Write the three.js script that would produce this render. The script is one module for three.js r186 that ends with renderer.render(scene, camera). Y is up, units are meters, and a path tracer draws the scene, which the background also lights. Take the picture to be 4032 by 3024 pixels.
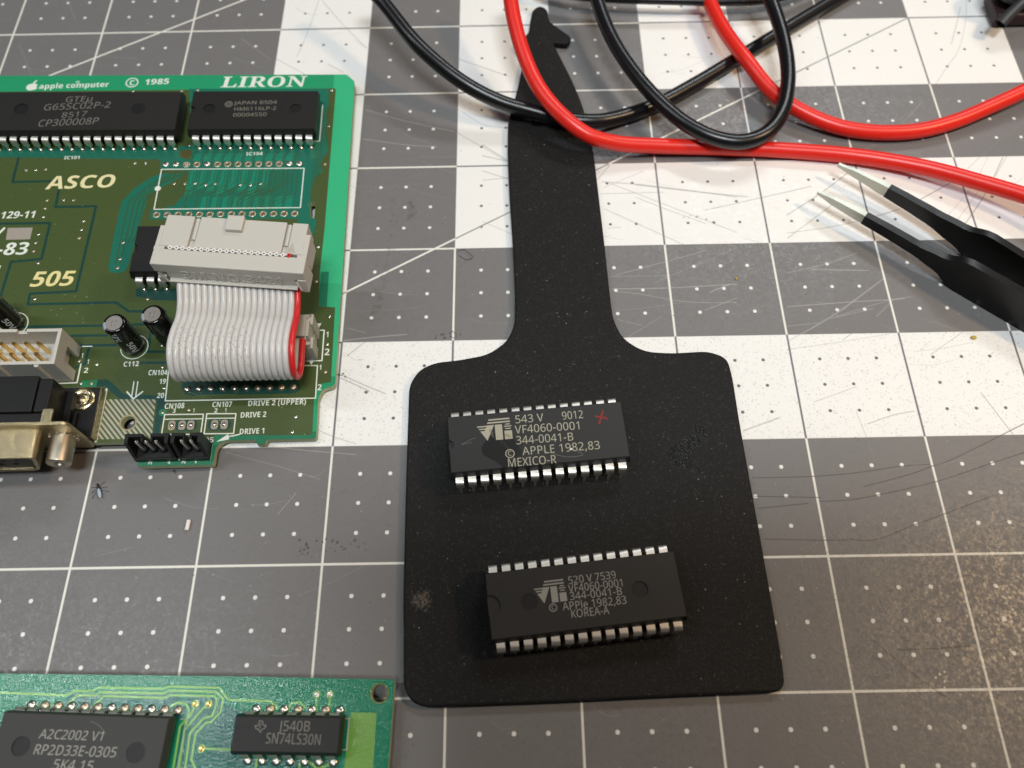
import * as THREE from 'three';
import { mergeGeometries, toCreasedNormals } from 'three/addons/utils/BufferGeometryUtils.js';
import { RoundedBoxGeometry } from 'three/addons/geometries/RoundedBoxGeometry.js';
import { TextGeometry } from 'three/addons/geometries/TextGeometry.js';
import { FontLoader } from 'three/addons/loaders/FontLoader.js';
import { RectAreaLightUniformsLib } from 'three/addons/lights/RectAreaLightUniformsLib.js';
import { Brush, Evaluator, SUBTRACTION } from 'three-bvh-csg';

/* ------------------------------------------------------------------ camera, light, exposure */
const MM = 0.001;
const scene = new THREE.Scene();
const renderer = new THREE.WebGLRenderer({ antialias: true });
renderer.toneMapping = THREE.LinearToneMapping;
renderer.toneMappingExposure = 1.05;
renderer.shadowMap.enabled = true;
RectAreaLightUniformsLib.init();

const camera = new THREE.PerspectiveCamera(51.45, 4 / 3, 0.01, 20);
camera.position.set(90.27 * MM, 159.74 * MM, 62.65 * MM);
{ // measured orientation: columns are right, up, backward
  const m = new THREE.Matrix4().makeBasis(new THREE.Vector3(0.99984, -0.01117, 0.01370), new THREE.Vector3(0.01718, 0.43301, -0.90123), new THREE.Vector3(0.00414, 0.90132, 0.43313));
  camera.quaternion.setFromRotationMatrix(m);
}
camera.focus = 0.168;
camera.userData.fStop = 16;

scene.background = new THREE.Color(0.035, 0.035, 0.037);   // the dim room all round
scene.environmentIntensity = 1;

const COOL = new THREE.Color(0.95, 1.0, 1.03), WARM = new THREE.Color(1.0, 0.70, 0.42);
const glowCool = new THREE.MeshStandardMaterial({ name: 'tube_glow', color: 0xffffff, emissive: COOL, emissiveIntensity: 2, roughness: 0.6 });
const housing = new THREE.MeshStandardMaterial({ name: 'white_enamel', color: 0xd8d8d6, roughness: 0.5 });
// ceiling tube fittings: [centre mm], length, width, radiance, turn about y
function tubeLight(c, len, wid, L, turn, label, aim) {
  const g = new THREE.Group(); g.name = numbered('ceiling_tube_light'); scene.add(g);
  g.position.set(c[0] * MM, c[1] * MM, c[2] * MM);
  g.lookAt(aim[0] * MM, aim[1] * MM, aim[2] * MM);       // +z of the group faces the bench
  g.rotateZ(turn);
  g.userData = { label, category: 'ceiling light' };
  const b = new THREE.Mesh(new THREE.BoxGeometry(len * MM + 0.04, wid * MM + 0.04, 0.05), housing); b.name = 'housing'; b.position.z = -0.033; g.add(b);
  const d = new THREE.Mesh(new THREE.BoxGeometry(len * MM, wid * MM, 0.006), glowCool); d.name = 'diffuser'; d.position.z = -0.004; g.add(d);
  const l = new THREE.RectAreaLight(COOL, L, len * MM, wid * MM); l.name = 'tube_lamp'; l.position.z = 0.002; l.rotation.y = Math.PI; g.add(l);
}
const used = new Map();
function numbered(n) { const k = used.get(n) ?? 0; used.set(n, k + 1); return k ? n + '_' + String(k).padStart(3, '0') : n; }

tubeLight([190, 1500, 400], 460, 200, 47, 0, 'long ceiling tube light above and in front of the bench', [100, 0, 0]);
tubeLight([-930, 1500, -100], 1150, 40, 42, 0.057, 'long ceiling tube light to the left of the bench', [-930, 0, -100]);
tubeLight([520, 1000, -900], 500, 110, 21, 0, 'long ceiling tube light behind the bench', [120, 0, -60]);
{ // warm desk lamp to the right
  const g = new THREE.Group(); g.name = 'desk_lamp'; scene.add(g); g.position.set(0.497, 0.455, -0.035);
  g.userData = { label: 'warm desk lamp head shining in from the right', category: 'lamp' };
  const bulb = new THREE.Mesh(new THREE.SphereGeometry(0.026, 24, 16), new THREE.MeshStandardMaterial({ name: 'bulb_glow', color: 0xffffff, emissive: WARM, emissiveIntensity: 12 })); bulb.name = 'bulb'; g.add(bulb);
  const pts = [[0.03, 0.09], [0.034, 0.06], [0.06, 0.03], [0.085, -0.02], [0.088, -0.02], [0.064, 0.033], [0.037, 0.064], [0.032, 0.094]].map((p) => new THREE.Vector2(...p));
  const shade = new THREE.Mesh(new THREE.LatheGeometry(pts, 40), new THREE.MeshStandardMaterial({ name: 'lamp_enamel', color: 0x303030, roughness: 0.5, side: THREE.DoubleSide })); shade.name = 'lamp_shade'; g.add(shade);
  g.rotation.set(0, 0, -0.75);
  const l = new THREE.PointLight(WARM, 0.30); l.shadow.radius = 1.3; l.castShadow = true; g.add(l);
}

/* ------------------------------------------------------------------ helpers */
let seed = 7;
const rnd = () => { seed = (seed * 1664525 + 1013904223) >>> 0; return seed / 4294967296; };
const V = (x, y, z) => new THREE.Vector3(x, y, z);
const sm = (g) => g.scale(MM, MM, MM);
function cast(o) { o.castShadow = true; o.receiveShadow = true; return o; }
function thing(name, label, category, pos = [0, 0, 0], turn = 0, group) {
  const g = new THREE.Group(); g.name = numbered(name); g.position.set(pos[0] * MM, pos[1] * MM, pos[2] * MM); g.rotation.y = turn;
  g.userData = { label, category }; if (group) g.userData.group = group; scene.add(g); return g;
}
function plain(list) { // same attributes on all, none indexed
  return list.map((g) => { let h = g.index ? g.toNonIndexed() : g; for (const k of Object.keys(h.attributes)) if (!['position', 'normal', 'uv'].includes(k)) h.deleteAttribute(k); h.clearGroups(); return h; });
}
function join(list) { return list.length === 1 ? list[0] : mergeGeometries(plain(list)); }
function part(name, geo, mat, parent, pos, rot) { // geo in mm (scaled once here)
  let g = Array.isArray(geo) ? join(geo) : geo;
  if (!g.userData.scaled) { sm(g); g.userData.scaled = true; }
  const m = cast(new THREE.Mesh(g, mat)); m.name = name; if (pos) m.position.set(pos[0] * MM, pos[1] * MM, pos[2] * MM); if (rot) m.rotation.set(...rot); parent.add(m); return m;
}
const top = (o, name, label, category, group) => { o.name = numbered(name); o.userData = { label, category }; if (group) o.userData.group = group; return o; };
const box = (w, h, d, x, y, z, r = 0) => (r ? new RoundedBoxGeometry(w, h, d, 2, r) : new THREE.BoxGeometry(w, h, d)).translate(x, y, z);
const b6 = (x0, x1, y0, y1, z0, z1, r = 0) => box(x1 - x0, y1 - y0, z1 - z0, (x0 + x1) / 2, (y0 + y1) / 2, (z0 + z1) / 2, r);
function shapeOf(pts) { const s = new THREE.Shape(); pts.forEach((p, i) => (i ? s.lineTo(p[0], p[1]) : s.moveTo(p[0], p[1]))); s.closePath(); return s; }
function roundPoly(pts, rad) { // [x, z, optional radius]
  const s = new THREE.Shape(), n = pts.length;
  for (let i = 0; i < n; i++) {
    const p = new THREE.Vector2(...pts[i]), a = new THREE.Vector2(...pts[(i + n - 1) % n]), b = new THREE.Vector2(...pts[(i + 1) % n]);
    const r = Math.min(pts[i][2] ?? rad, p.distanceTo(a) * 0.45, p.distanceTo(b) * 0.45);
    const q0 = p.clone().lerp(a, r / p.distanceTo(a)), q1 = p.clone().lerp(b, r / p.distanceTo(b));
    if (i) s.lineTo(q0.x, q0.y); else s.moveTo(q0.x, q0.y);
    s.quadraticCurveTo(p.x, p.y, q1.x, q1.y);
  }
  s.closePath(); return s;
}
// slab from a shape drawn in (x, z): top at y = 0, going down by depth
function slab(shape, depth, bevel = 0, seg = 10) {
  const g = new THREE.ExtrudeGeometry(shape, { depth: depth - 2 * bevel, bevelEnabled: bevel > 0, bevelSize: bevel, bevelThickness: bevel, bevelOffset: -bevel, bevelSegments: 2, curveSegments: seg });
  g.rotateX(Math.PI / 2); g.translate(0, -bevel, 0); return g;
}
function planarUV(g, x0, x1, z0, z1) {
  const p = g.attributes.position, u = new Float32Array(p.count * 2);
  for (let i = 0; i < p.count; i++) { u[2 * i] = (p.getX(i) - x0) / (x1 - x0); u[2 * i + 1] = 1 - (p.getZ(i) - z0) / (z1 - z0); }
  g.setAttribute('uv', new THREE.BufferAttribute(u, 2)); return g;
}
const spline = (pts) => new THREE.CatmullRomCurve3(pts.map((p) => V(...p)), false, 'centripetal');
const tube = (pts, r, seg = 80, rs = 12) => new THREE.TubeGeometry(spline(pts), seg, r, rs, false);
const stick = (a, b, r, rs = 6) => new THREE.TubeGeometry(new THREE.LineCurve3(V(...a), V(...b)), 1, r, rs, false);
// rectangular strip swept along points of a plane: rows are [x, y, z, half across, half thick] with given across and thick directions
function strip(rows, across, thickDir) {
  const pos = [], idx = [];
  rows.forEach((r, i) => {
    const a = (typeof across === 'function' ? across(i) : across), t = thickDir(i), P = V(r[0], r[1], r[2]);
    for (const [s, q] of [[-1, -1], [1, -1], [1, 1], [-1, 1]]) pos.push(P.clone().addScaledVector(a, s * r[3]).addScaledVector(t, q * r[4]));
  });
  const tri = [], n = rows.length;
  const quad = (a, b, c, d) => tri.push(pos[a], pos[b], pos[c], pos[a], pos[c], pos[d]);
  for (let i = 0; i + 1 < n; i++) for (let k = 0; k < 4; k++) { const k2 = (k + 1) % 4; quad(i * 4 + k, i * 4 + k2, i * 4 + 4 + k2, i * 4 + 4 + k); }
  quad(3, 2, 1, 0); const e = (n - 1) * 4; quad(e, e + 1, e + 2, e + 3);
  const g = new THREE.BufferGeometry().setFromPoints(tri); g.computeVertexNormals();
  g.setAttribute('uv', new THREE.BufferAttribute(new Float32Array(tri.length * 2), 2));
  return toCreasedNormals(g, 0.6);
}

/* canvases in millimetres */
class Sheet {
  constructor(x0, x1, z0, z1, s) {
    Object.assign(this, { x0, x1, z0, z1, s }); this.c = document.createElement('canvas'); this.c.width = Math.round((x1 - x0) * s); this.c.height = Math.round((z1 - z0) * s);
    this.g = this.c.getContext('2d'); this.g.lineJoin = 'round'; this.g.lineCap = 'round'; this.map = (p) => p;
  }
  P(p) { const q = this.map(p); return [(q[0] - this.x0) * this.s, (q[1] - this.z0) * this.s]; }
  fill(col) { this.g.fillStyle = col; this.g.fillRect(0, 0, this.c.width, this.c.height); }
  path(pts, close) { this.g.beginPath(); pts.forEach((p, i) => { const q = this.P(p); i ? this.g.lineTo(...q) : this.g.moveTo(...q); }); if (close) this.g.closePath(); }
  poly(pts, col) { this.path(pts, true); this.g.fillStyle = col; this.g.fill(); }
  line(pts, w, col) { this.path(pts); this.g.lineWidth = w * this.s; this.g.strokeStyle = col; this.g.stroke(); }
  loop(pts, w, col) { this.path(pts, true); this.g.lineWidth = w * this.s; this.g.strokeStyle = col; this.g.stroke(); }
  curve(pts, w, col) { this.line(new THREE.SplineCurve(pts.map((p) => new THREE.Vector2(...p))).getPoints(40).map((v) => [v.x, v.y]), w, col); }
  dot(p, r, col) { const q = this.P(p); this.g.beginPath(); this.g.arc(q[0], q[1], r * this.s, 0, 7); this.g.fillStyle = col; this.g.fill(); }
  ring(p, r, w, col) { const q = this.P(p); this.g.beginPath(); this.g.arc(q[0], q[1], r * this.s, 0, 7); this.g.lineWidth = w * this.s; this.g.strokeStyle = col; this.g.stroke(); }
  // text whose baseline runs from a to b, capital height h
  text(str, a, b, h, col, font = 'sans-serif', weight = '', slant = 0) {
    const p = this.P(a), q = this.P(b), g = this.g, px = (h * this.s) / 0.714, len = Math.hypot(q[0] - p[0], q[1] - p[1]);
    g.save(); g.translate(...p); g.rotate(Math.atan2(q[1] - p[1], q[0] - p[0])); g.transform(1, 0, -slant, 1, 0, 0); g.font = weight + ' ' + px + 'px ' + font; g.textBaseline = 'alphabetic';
    g.scale(len / Math.max(1, g.measureText(str).width), 1); g.fillStyle = col; g.fillText(str, 0, 0); g.restore();
  }
  speckle(n, colors, r0, r1, area) {
    const [a, b, c, d] = area ?? [this.x0, this.x1, this.z0, this.z1];
    for (let i = 0; i < n; i++) { const q = [(a + rnd() * (b - a) - this.x0) * this.s, (c + rnd() * (d - c) - this.z0) * this.s]; this.g.beginPath(); this.g.arc(q[0], q[1], (r0 + rnd() * (r1 - r0)) * this.s, 0, 7); this.g.fillStyle = colors[i % colors.length]; this.g.fill(); }
  }
  tex() { const t = new THREE.CanvasTexture(this.c); t.colorSpace = THREE.SRGBColorSpace; t.anisotropy = 8; return t; }
}
function noise2(n, cells, seed0) { // tiling value noise, n x n
  const r = []; let s = seed0; const rr = () => { s = (s * 1664525 + 1013904223) >>> 0; return s / 4294967296; };
  for (let i = 0; i < cells * cells; i++) r.push(rr());
  const out = new Float32Array(n * n), f = (t) => t * t * (3 - 2 * t);
  for (let y = 0; y < n; y++) for (let x = 0; x < n; x++) {
    const u = (x / n) * cells, v = (y / n) * cells, i = Math.floor(u), j = Math.floor(v), a = f(u - i), b = f(v - j), i1 = (i + 1) % cells, j1 = (j + 1) % cells;
    out[y * n + x] = (r[j * cells + i] * (1 - a) + r[j * cells + i1] * a) * (1 - b) + (r[j1 * cells + i] * (1 - a) + r[j1 * cells + i1] * a) * b;
  }
  return out;
}
function noiseTex(n, layers, lo, hi, rx, ry) { // layers: [cells, weight]
  const a = new Float32Array(n * n); let tot = 0; layers.forEach(([c, w], k) => { const b = noise2(n, c, 11 + k * 97 + c); tot += w; for (let i = 0; i < a.length; i++) a[i] += b[i] * w; });
  const d = new Uint8Array(n * n * 4);
  for (let i = 0; i < a.length; i++) { const v = Math.max(0, Math.min(255, 255 * (lo + (hi - lo) * (a[i] / tot)))); d[4 * i] = d[4 * i + 1] = d[4 * i + 2] = v; d[4 * i + 3] = 255; }
  const t = new THREE.DataTexture(d, n, n); t.wrapS = t.wrapT = THREE.RepeatWrapping; t.magFilter = THREE.LinearFilter; t.minFilter = THREE.LinearFilter; t.repeat.set(rx, ry); t.needsUpdate = true; return t;
}
const std = (o) => new THREE.MeshPhysicalMaterial(o);
const lin = (r, g, b) => new THREE.Color().setRGB(r, g, b);

const M = {
  pin: std({ name: 'tinned_lead', color: lin(0.86, 0.83, 0.76), metalness: 1, roughness: 0.45 }),
  solder: std({ name: 'solder', color: lin(0.66, 0.62, 0.55), metalness: 1, roughness: 0.3 }),
  padRing: std({ name: 'tinned_pad', color: lin(0.55, 0.46, 0.34), metalness: 0.9, roughness: 0.38 }),
  gold: std({ name: 'gold_plate', color: lin(0.85, 0.58, 0.2), metalness: 1, roughness: 0.25 }),
  chip: std({ name: 'moulded_black', color: lin(0.026, 0.025, 0.024), roughness: 0.55 }),
  blackPlastic: std({ name: 'black_nylon', color: lin(0.008, 0.008, 0.008), roughness: 0.45, specularIntensity: 0.7 }),
  beige: std({ name: 'beige_plastic', color: lin(0.52, 0.50, 0.445), roughness: 0.5 }),
  beigeDark: std({ name: 'grey_beige_plastic', color: lin(0.42, 0.395, 0.335), roughness: 0.5 }),
  strand: std({ name: 'grey_vinyl', color: lin(0.58, 0.57, 0.555), roughness: 0.33 }),
  strandRed: std({ name: 'red_vinyl', color: lin(0.62, 0.02, 0.02), roughness: 0.33 }),
  redWire: std({ name: 'red_silicone', color: lin(0.78, 0.022, 0.012), roughness: 0.34 }),
  blackWire: std({ name: 'black_silicone', color: lin(0.006, 0.006, 0.007), roughness: 0.3 }),
  sleeve: std({ name: 'black_sleeve', color: lin(0.006, 0.006, 0.006), roughness: 0.12 }),
  alu: std({ name: 'grey_top', color: lin(0.30, 0.285, 0.27), metalness: 0.3, roughness: 0.4 }),
  shell: std({ name: 'yellowed_tin_shell', color: lin(0.52, 0.44, 0.27), metalness: 1, roughness: 0.27 }),
  post: std({ name: 'nickel_post', color: lin(0.58, 0.52, 0.42), metalness: 1, roughness: 0.4 }),
  fr4: std({ name: 'board_edge', color: lin(0.42, 0.44, 0.26), roughness: 0.7 }),
  white: std({ name: 'white_ink', color: lin(0.72, 0.72, 0.70), roughness: 0.6 }),
};
M.chip.bumpMap = noiseTex(256, [[128, 1], [60, 0.6]], 0, 1, 6, 3); M.chip.bumpScale = 0.000012;
M.pin.bumpMap = noiseTex(128, [[10, 1], [32, 0.6]], 0, 1, 1, 1); M.pin.bumpScale = 0.00002;
M.shell.roughnessMap = noiseTex(256, [[8, 1], [40, 0.7]], 0.55, 1.4, 1, 1); M.shell.bumpMap = noiseTex(256, [[20, 1], [70, 0.5]], 0, 1, 1, 1); M.shell.bumpScale = 0.00004;

/* ------------------------------------------------------------------ the cutting mat */
{
  const mat = new THREE.Group(); mat.name = 'cutting_mat'; mat.userData = { label: 'grey and white chequered cutting mat printed with an inch grid of dots', category: 'cutting mat', kind: 'structure' }; scene.add(mat);
  const I = 25.4;
  const white = { '-6': [1, 3, 5, 8], '-5': [1, 3, 5, 6, 7, 8], '-4': [1, 3], '-3': [1, 3, 4, 5, 6, 7, 8], '-1': [1, 2, 3, 4, 5, 6, 7, 8], '-2': [1] };
  const isWhite = (i, j) => (white[j] ?? []).includes(i);
  const GREY = 'rgb(113,111,110)', WHITE = 'rgb(232,231,227)', LG = 'rgb(226,224,214)', LD = 'rgb(108,106,110)';
  const SC = [[[111.5, -72.9], [122.3, -79.7]], [[111.9, -71], [115.4, -75.8]], [[113.3, -68.5], [123.8, -73.6]], [[113.1, -70.4], [126.4, -68.7], [146.3, -64.8]], [[115, -69.9], [144.8, -54.1]], [[113.3, -61.8], [120.9, -57.2], [131.8, -50.6]], [[113.7, -56], [116.7, -56.2]], [[112.4, -66.6], [128.2, -66.7]], [[114.6, -42.4], [120.2, -44], [136.8, -48.9]], [[113.5, -42], [126.9, -41.9]], [[113.6, -38.5], [126.2, -38.5], [142.8, -39.2]], [[114.2, -37.7], [119.2, -37.1], [130.8, -34.6], [142.1, -34.2]], [[123.5, -40], [144.2, -49.6]], [[116.2, -25.5], [124.4, -30.8]], [[114.1, -30.2], [119.6, -28.5]], [[136.5, -37.2], [141.1, -39.2]], [[134.5, -32.2], [142.3, -35.4]], [[82.8, -83.2], [89.1, -78]], [[82.8, -79.6], [88.9, -77.7]], [[82.8, -74.6], [89.1, -72]], [[82.9, -71.6], [89.3, -72.2]], [[82.9, -58.7], [89.8, -54.9]], [[158, -59.1], [166.3, -64.7], [175.3, -71.7]], [[156.9, -52.1], [170, -62.2]], [[157.1, -53.6], [170.9, -55.8], [186, -60.3]], [[179.4, -57.8], [186.3, -60.3]], [[190.7, -62.5], [201, -68.4]], [[196.8, -57.5], [206, -67.5], [212.1, -76.4]], [[199.4, -53.7], [208.3, -64.7], [215.7, -75.9]], [[198, -55.2], [206.6, -65.2]], [[155.2, -42.1], [165, -44.5], [172.9, -47.5]], [[160.9, -43], [174.4, -42.4]], [[153.7, -32.8], [167.2, -33.7], [181.3, -34.4]], [[152.9, -27.6], [160.3, -28.4]], [[152.2, -23.6], [164.4, -30.6], [177.4, -39.9]], [[163.3, -29.5], [173.4, -31.9]], [[164.5, -30], [177.5, -34], [182.9, -34.9]], [[151.9, -21.6], [165.5, -23.5], [178.3, -25.8], [194, -30.7]], [[183.8, -19.7], [192.7, -25.5]], [[173.8, -29.8], [178.4, -34]], [[164.8, -23.8], [169, -26.6]],
    [[155.6, -8.5], [165.5, -12]], [[139.3, -2], [147.4, -4.9]], [[166.2, -3.1], [172.3, -5.1], [176.8, -5.9]], [[164.3, -6.2], [166, 4]], [[192.5, -10], [196.7, 0]], [[221.5, -133.8], [219, -125.2], [214.3, -114.3], [209.2, -107.5], [204.8, -101.4]], [[219, -130.9], [216.4, -124.6], [212.8, -116.4]], [[199.6, -95.2], [195.2, -90.4], [190.4, -85.6]], [[205.8, -72.4], [212.8, -78.6], [224.6, -87.8]], [[212.2, -70], [218.8, -79]], [[121.3, -69.3], [132.2, -67.4], [149, -64.8]], [[121, -65.4], [128.5, -61.4], [137.6, -56.9]], [[138, -60.9], [165.3, -67.7]], [[51.6, -86], [63.6, -83.6], [70.8, -83]], [[51.6, -96.1], [62.6, -91.8], [75.3, -88]], [[76, -87.6], [89.2, -77.5]], [[76.2, -95.9], [82.6, -90.4], [88.6, -89]], [[76.3, -114.1], [89.5, -107.5]], [[47, -122.2], [50.4, -119.1]], [[24.6, -116.2], [33.9, -109.5]], [[36, -138.9], [42.4, -129.4], [50.3, -119]], [[35.2, -138.9], [33, -124.9], [31, -116.1]], [[14.6, -123.8], [24, -115.2]], [[40, -113.2], [44.5, -110]], [[51.1, -17.2], [57, -14.3], [61.4, -12.3]], [[51.3, -16.3], [57.8, -13]], [[52.3, -22], [55.8, -25.2]], [[51.3, -25.9], [58.5, -26.7], [65.5, -27.2]], [[51.6, -29.2], [55.9, -27.9]], [[27.9, 0.9], [33.5, 2.6], [40.1, 4.5], [48.7, 7.4]], [[36.3, -0.5], [43.1, 0.6], [55.9, 2]], [[47.3, -3.8], [51.1, -2.1], [55.7, -0.5]], [[-48.4, -123.4], [-44.7, -116.7], [-41.4, -110.7]], [[-38.1, -139.8], [-34.4, -132.8]], [[44, 10.3], [40.7, 14.8]]];
  const CUT = [[[139.6, 8.7], [151.7, 8.6], [161, 8], [170.9, 6.7], [177.3, 6.4]], [[139.5, 12.7], [153, 13.2]], [[152.8, 14], [159, 13.8], [165.9, 12.7], [178, 10.1], [190.7, 6.2], [197.8, 4.1]], [[162.5, 11], [172.6, 8.5], [177.6, 6.8], [182.6, 5.2], [199.7, -2.5]], [[140.2, 21.7], [150.2, 22.1], [157, 22.2]], [[157.4, 22], [162.6, 22.2], [170.9, 19.4], [179.8, 16.4], [188.7, 13.4]], [[162.7, 43.5], [169.1, 43.4], [176.1, 43]], [[157.8, 41.6], [164.9, 48.5], [169.9, 52.4]], [[139.9, 15.3], [150.3, 14.4]], ];
  const SMUDGE = [[[60.3, -70.5], [62, -59], [60.3, -48], [57.8, -35.1]], [[63.5, -66], [64.5, -60]], [[57.6, -40], [56.4, -31]]];
  const bump = noiseTex(512, [[256, 1], [110, 0.8], [40, 0.3]], 0, 1, 1, 1), rough = noiseTex(512, [[256, 1], [128, 0.9], [20, 0.25]], 0.25, 0.85, 1, 1);
  for (const [x0, x1] of [[-66, 90], [90, 246]]) {
    const z0 = -152, z1 = 68, S = new Sheet(x0, x1, z0, z1, 9.2);
    S.fill(GREY); S.g.lineCap = 'butt';
    for (let i = -3; i < 10; i++) for (let j = -6; j < 3; j++) if (isWhite(i, j)) S.poly([[i * I, j * I], [i * I + I, j * I], [i * I + I, j * I + I], [i * I, j * I + I]], WHITE);
    for (let i = -3; i < 11; i++) for (let j = -7; j < 4; j++) {   // grid lines, cell by cell, and dots
      const w = isWhite(i, j), c = w ? LD : LG;
      if (isWhite(i - 1, j) === w) S.line([[i * I, j * I], [i * I, j * I + I]], w ? 0.42 : 0.5, c);
      if (isWhite(i, j - 1) === w) S.line([[i * I, j * I], [i * I + I, j * I]], w ? 0.42 : 0.5, c);
      for (let a = 1; a < 4; a++) for (let b = 1; b < 4; b++) S.dot([(i + a / 4) * I, (j + b / 4) * I], w ? 0.36 : 0.43, w ? 'rgb(96,94,98)' : 'rgb(228,227,222)');
    }
    S.g.lineCap = 'round';
    for (const [xa, za, xb, zb] of [[8, -5, 1.5, -1.247], [1, -5.77, -1.5, -4.33]]) { // thirty degree rule, tone swapped over white
      const n = 500; for (let k = 0; k < n; k++) { const t0 = k / n, t1 = (k + 1.2) / n, p = [xa + (xb - xa) * t0, za + (zb - za) * t0], q = [xa + (xb - xa) * t1, za + (zb - za) * t1]; const w = isWhite(Math.floor(p[0]), Math.floor(p[1])); S.line([[p[0] * I, p[1] * I], [q[0] * I, q[1] * I]], w ? 0.36 : 0.48, w ? 'rgb(150,149,142)' : LG); }
    }
    // grime on the white squares
    for (let i = 0; i < 5200; i++) { const x = x0 + rnd() * (x1 - x0), z = -26 + rnd() * 26; if (isWhite(Math.floor(x / I), Math.floor(z / I))) S.dot([x, z], 0.07 + rnd() * 0.12, 'rgba(130,130,128,0.22)'); }
    for (let i = 0; i < 500; i++) { const x = x0 + rnd() * (x1 - x0), z = z0 + rnd() * 220; S.dot([x, z], 0.06 + rnd() * 0.09, rnd() < 0.5 ? 'rgba(215,212,205,0.45)' : 'rgba(50,48,46,0.45)'); }
    for (const p of SC) S.curve(p, 0.14 + rnd() * 0.18, isWhite(Math.floor((p[0][0] + p[1][0]) / 2 / I), Math.floor((p[0][1] + p[1][1]) / 2 / I)) ? `rgba(132,132,128,${0.3 + rnd() * 0.3})` : `rgba(186,181,172,${0.25 + rnd() * 0.3})`);
    for (const p of CUT) S.curve(p, 0.2, 'rgba(52,48,46,0.55)');
    for (const p of SMUDGE) for (let i = 0; i < 60; i++) { const q = p[0], e = p[p.length - 1], t = rnd(); S.dot([q[0] + (e[0] - q[0]) * t + (rnd() - 0.5) * 1.6 + 1.6 * Math.sin(t * 3.14), q[1] + (e[1] - q[1]) * t + (rnd() - 0.5) * 2], 0.15 + rnd() * 0.4, 'rgba(70,68,66,0.10)'); }
    for (let i = 0; i < 70; i++) { const x = x0 + rnd() * 156, z = z0 + rnd() * 220, a = -0.5 + rnd(), l = 3 + rnd() * 14; S.curve([[x, z], [x + l * 0.5 * Math.cos(a), z + l * 0.5 * Math.sin(a) + rnd()], [x + l * Math.cos(a), z + l * Math.sin(a)]], 0.08 + rnd() * 0.08, isWhite(Math.floor(x / I), Math.floor(z / I)) ? 'rgba(140,140,136,0.35)' : 'rgba(190,186,178,0.22)'); }
    // dark rubbed specks near the board and by the strap
    for (const [cx, cz, rx, rz, n] of [[52, 22, 8, 2, 40], [75, -27, 3, 1, 20], [18, 4, 1, 1.5, 12], [50.5, -17, 2, 0.5, 14], [135, -58, 3, 1.5, 6]]) for (let i = 0; i < n; i++) S.dot([cx + (rnd() - 0.5) * 2 * rx, cz + (rnd() - 0.5) * 2 * rz], 0.08 + rnd() * 0.2, 'rgba(52,50,48,0.6)');
    // rubbed, scuffed zone at the lower right: fine pale fibres
    for (let i = 0; i < 5200; i++) { const r = Math.sqrt(rnd()), a = rnd() * 6.283, x = 182 + r * 44 * Math.cos(a), z = 40 + r * 26 * Math.sin(a), t = rnd() * 3.14, l = 0.25 + rnd() * 0.7; if (z > 2 && x > 143) S.line([[x, z], [x + l * Math.cos(t), z + l * Math.sin(t)]], 0.09, rnd() < 0.6 ? 'rgba(176,168,156,0.33)' : 'rgba(70,64,58,0.35)'); }
    for (const [x, z] of [[169.2, 48], [169.8, 49.3], [168.3, 48.6], [169.5, 50.4], [170.2, 47.6]]) S.dot([x, z], 0.2, 'rgb(225,215,195)');
    const g = new THREE.PlaneGeometry(x1 - x0, z1 - z0).rotateX(-Math.PI / 2).translate((x0 + x1) / 2, 0, (z0 + z1) / 2);
    const bm = bump.clone(), rm = rough.clone(); bm.repeat.set(2.2, 3.1); rm.repeat.set(2.2, 3.1);
    part('printed_face', g, std({ name: 'mat_print', map: S.tex(), roughness: 0.85, roughnessMap: rm, bumpMap: bm, bumpScale: 0.00003 }), mat);
  }
  // the rest of the mat round the printed area in view
  const rim = std({ name: 'mat_grey', color: lin(0.165, 0.16, 0.156), roughness: 0.55 });
  part('mat_slab', [b6(-200, 400, -3, -0.05, -330, 200)], rim, mat);
  part('mat_margin', [b6(-200, -66, -0.05, 0, -330, 200), b6(246, 400, -0.05, 0, -330, 200), b6(-66, 246, -0.05, 0, -330, -152), b6(-66, 246, -0.05, 0, 68, 200)], rim, mat);
}

/* ------------------------------------------------------------------ chips in dual-in-line packages */
const ev = new Evaluator(); ev.attributes = ['position', 'normal', 'uv']; ev.useGroups = false;
function ringsGeo(rings) { // rings: [halfL, halfW, y], closed top and bottom
  const P = rings.map(([a, b, y]) => [V(-a, y, -b), V(a, y, -b), V(a, y, b), V(-a, y, b)]), t = [];
  const quad = (a, b, c, d) => t.push(a, b, c, a, c, d);
  for (let i = 0; i + 1 < P.length; i++) for (let k = 0; k < 4; k++) { const k2 = (k + 1) % 4; quad(P[i][k2], P[i][k], P[i + 1][k], P[i + 1][k2]); }
  const e = P.length - 1; quad(P[0][0], P[0][1], P[0][2], P[0][3]); quad(P[e][3], P[e][2], P[e][1], P[e][0]);
  const g = new THREE.BufferGeometry().setFromPoints(t); g.setAttribute('uv', new THREE.BufferAttribute(new Float32Array(t.length * 2), 2)); g.computeVertexNormals(); return g;
}
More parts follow.
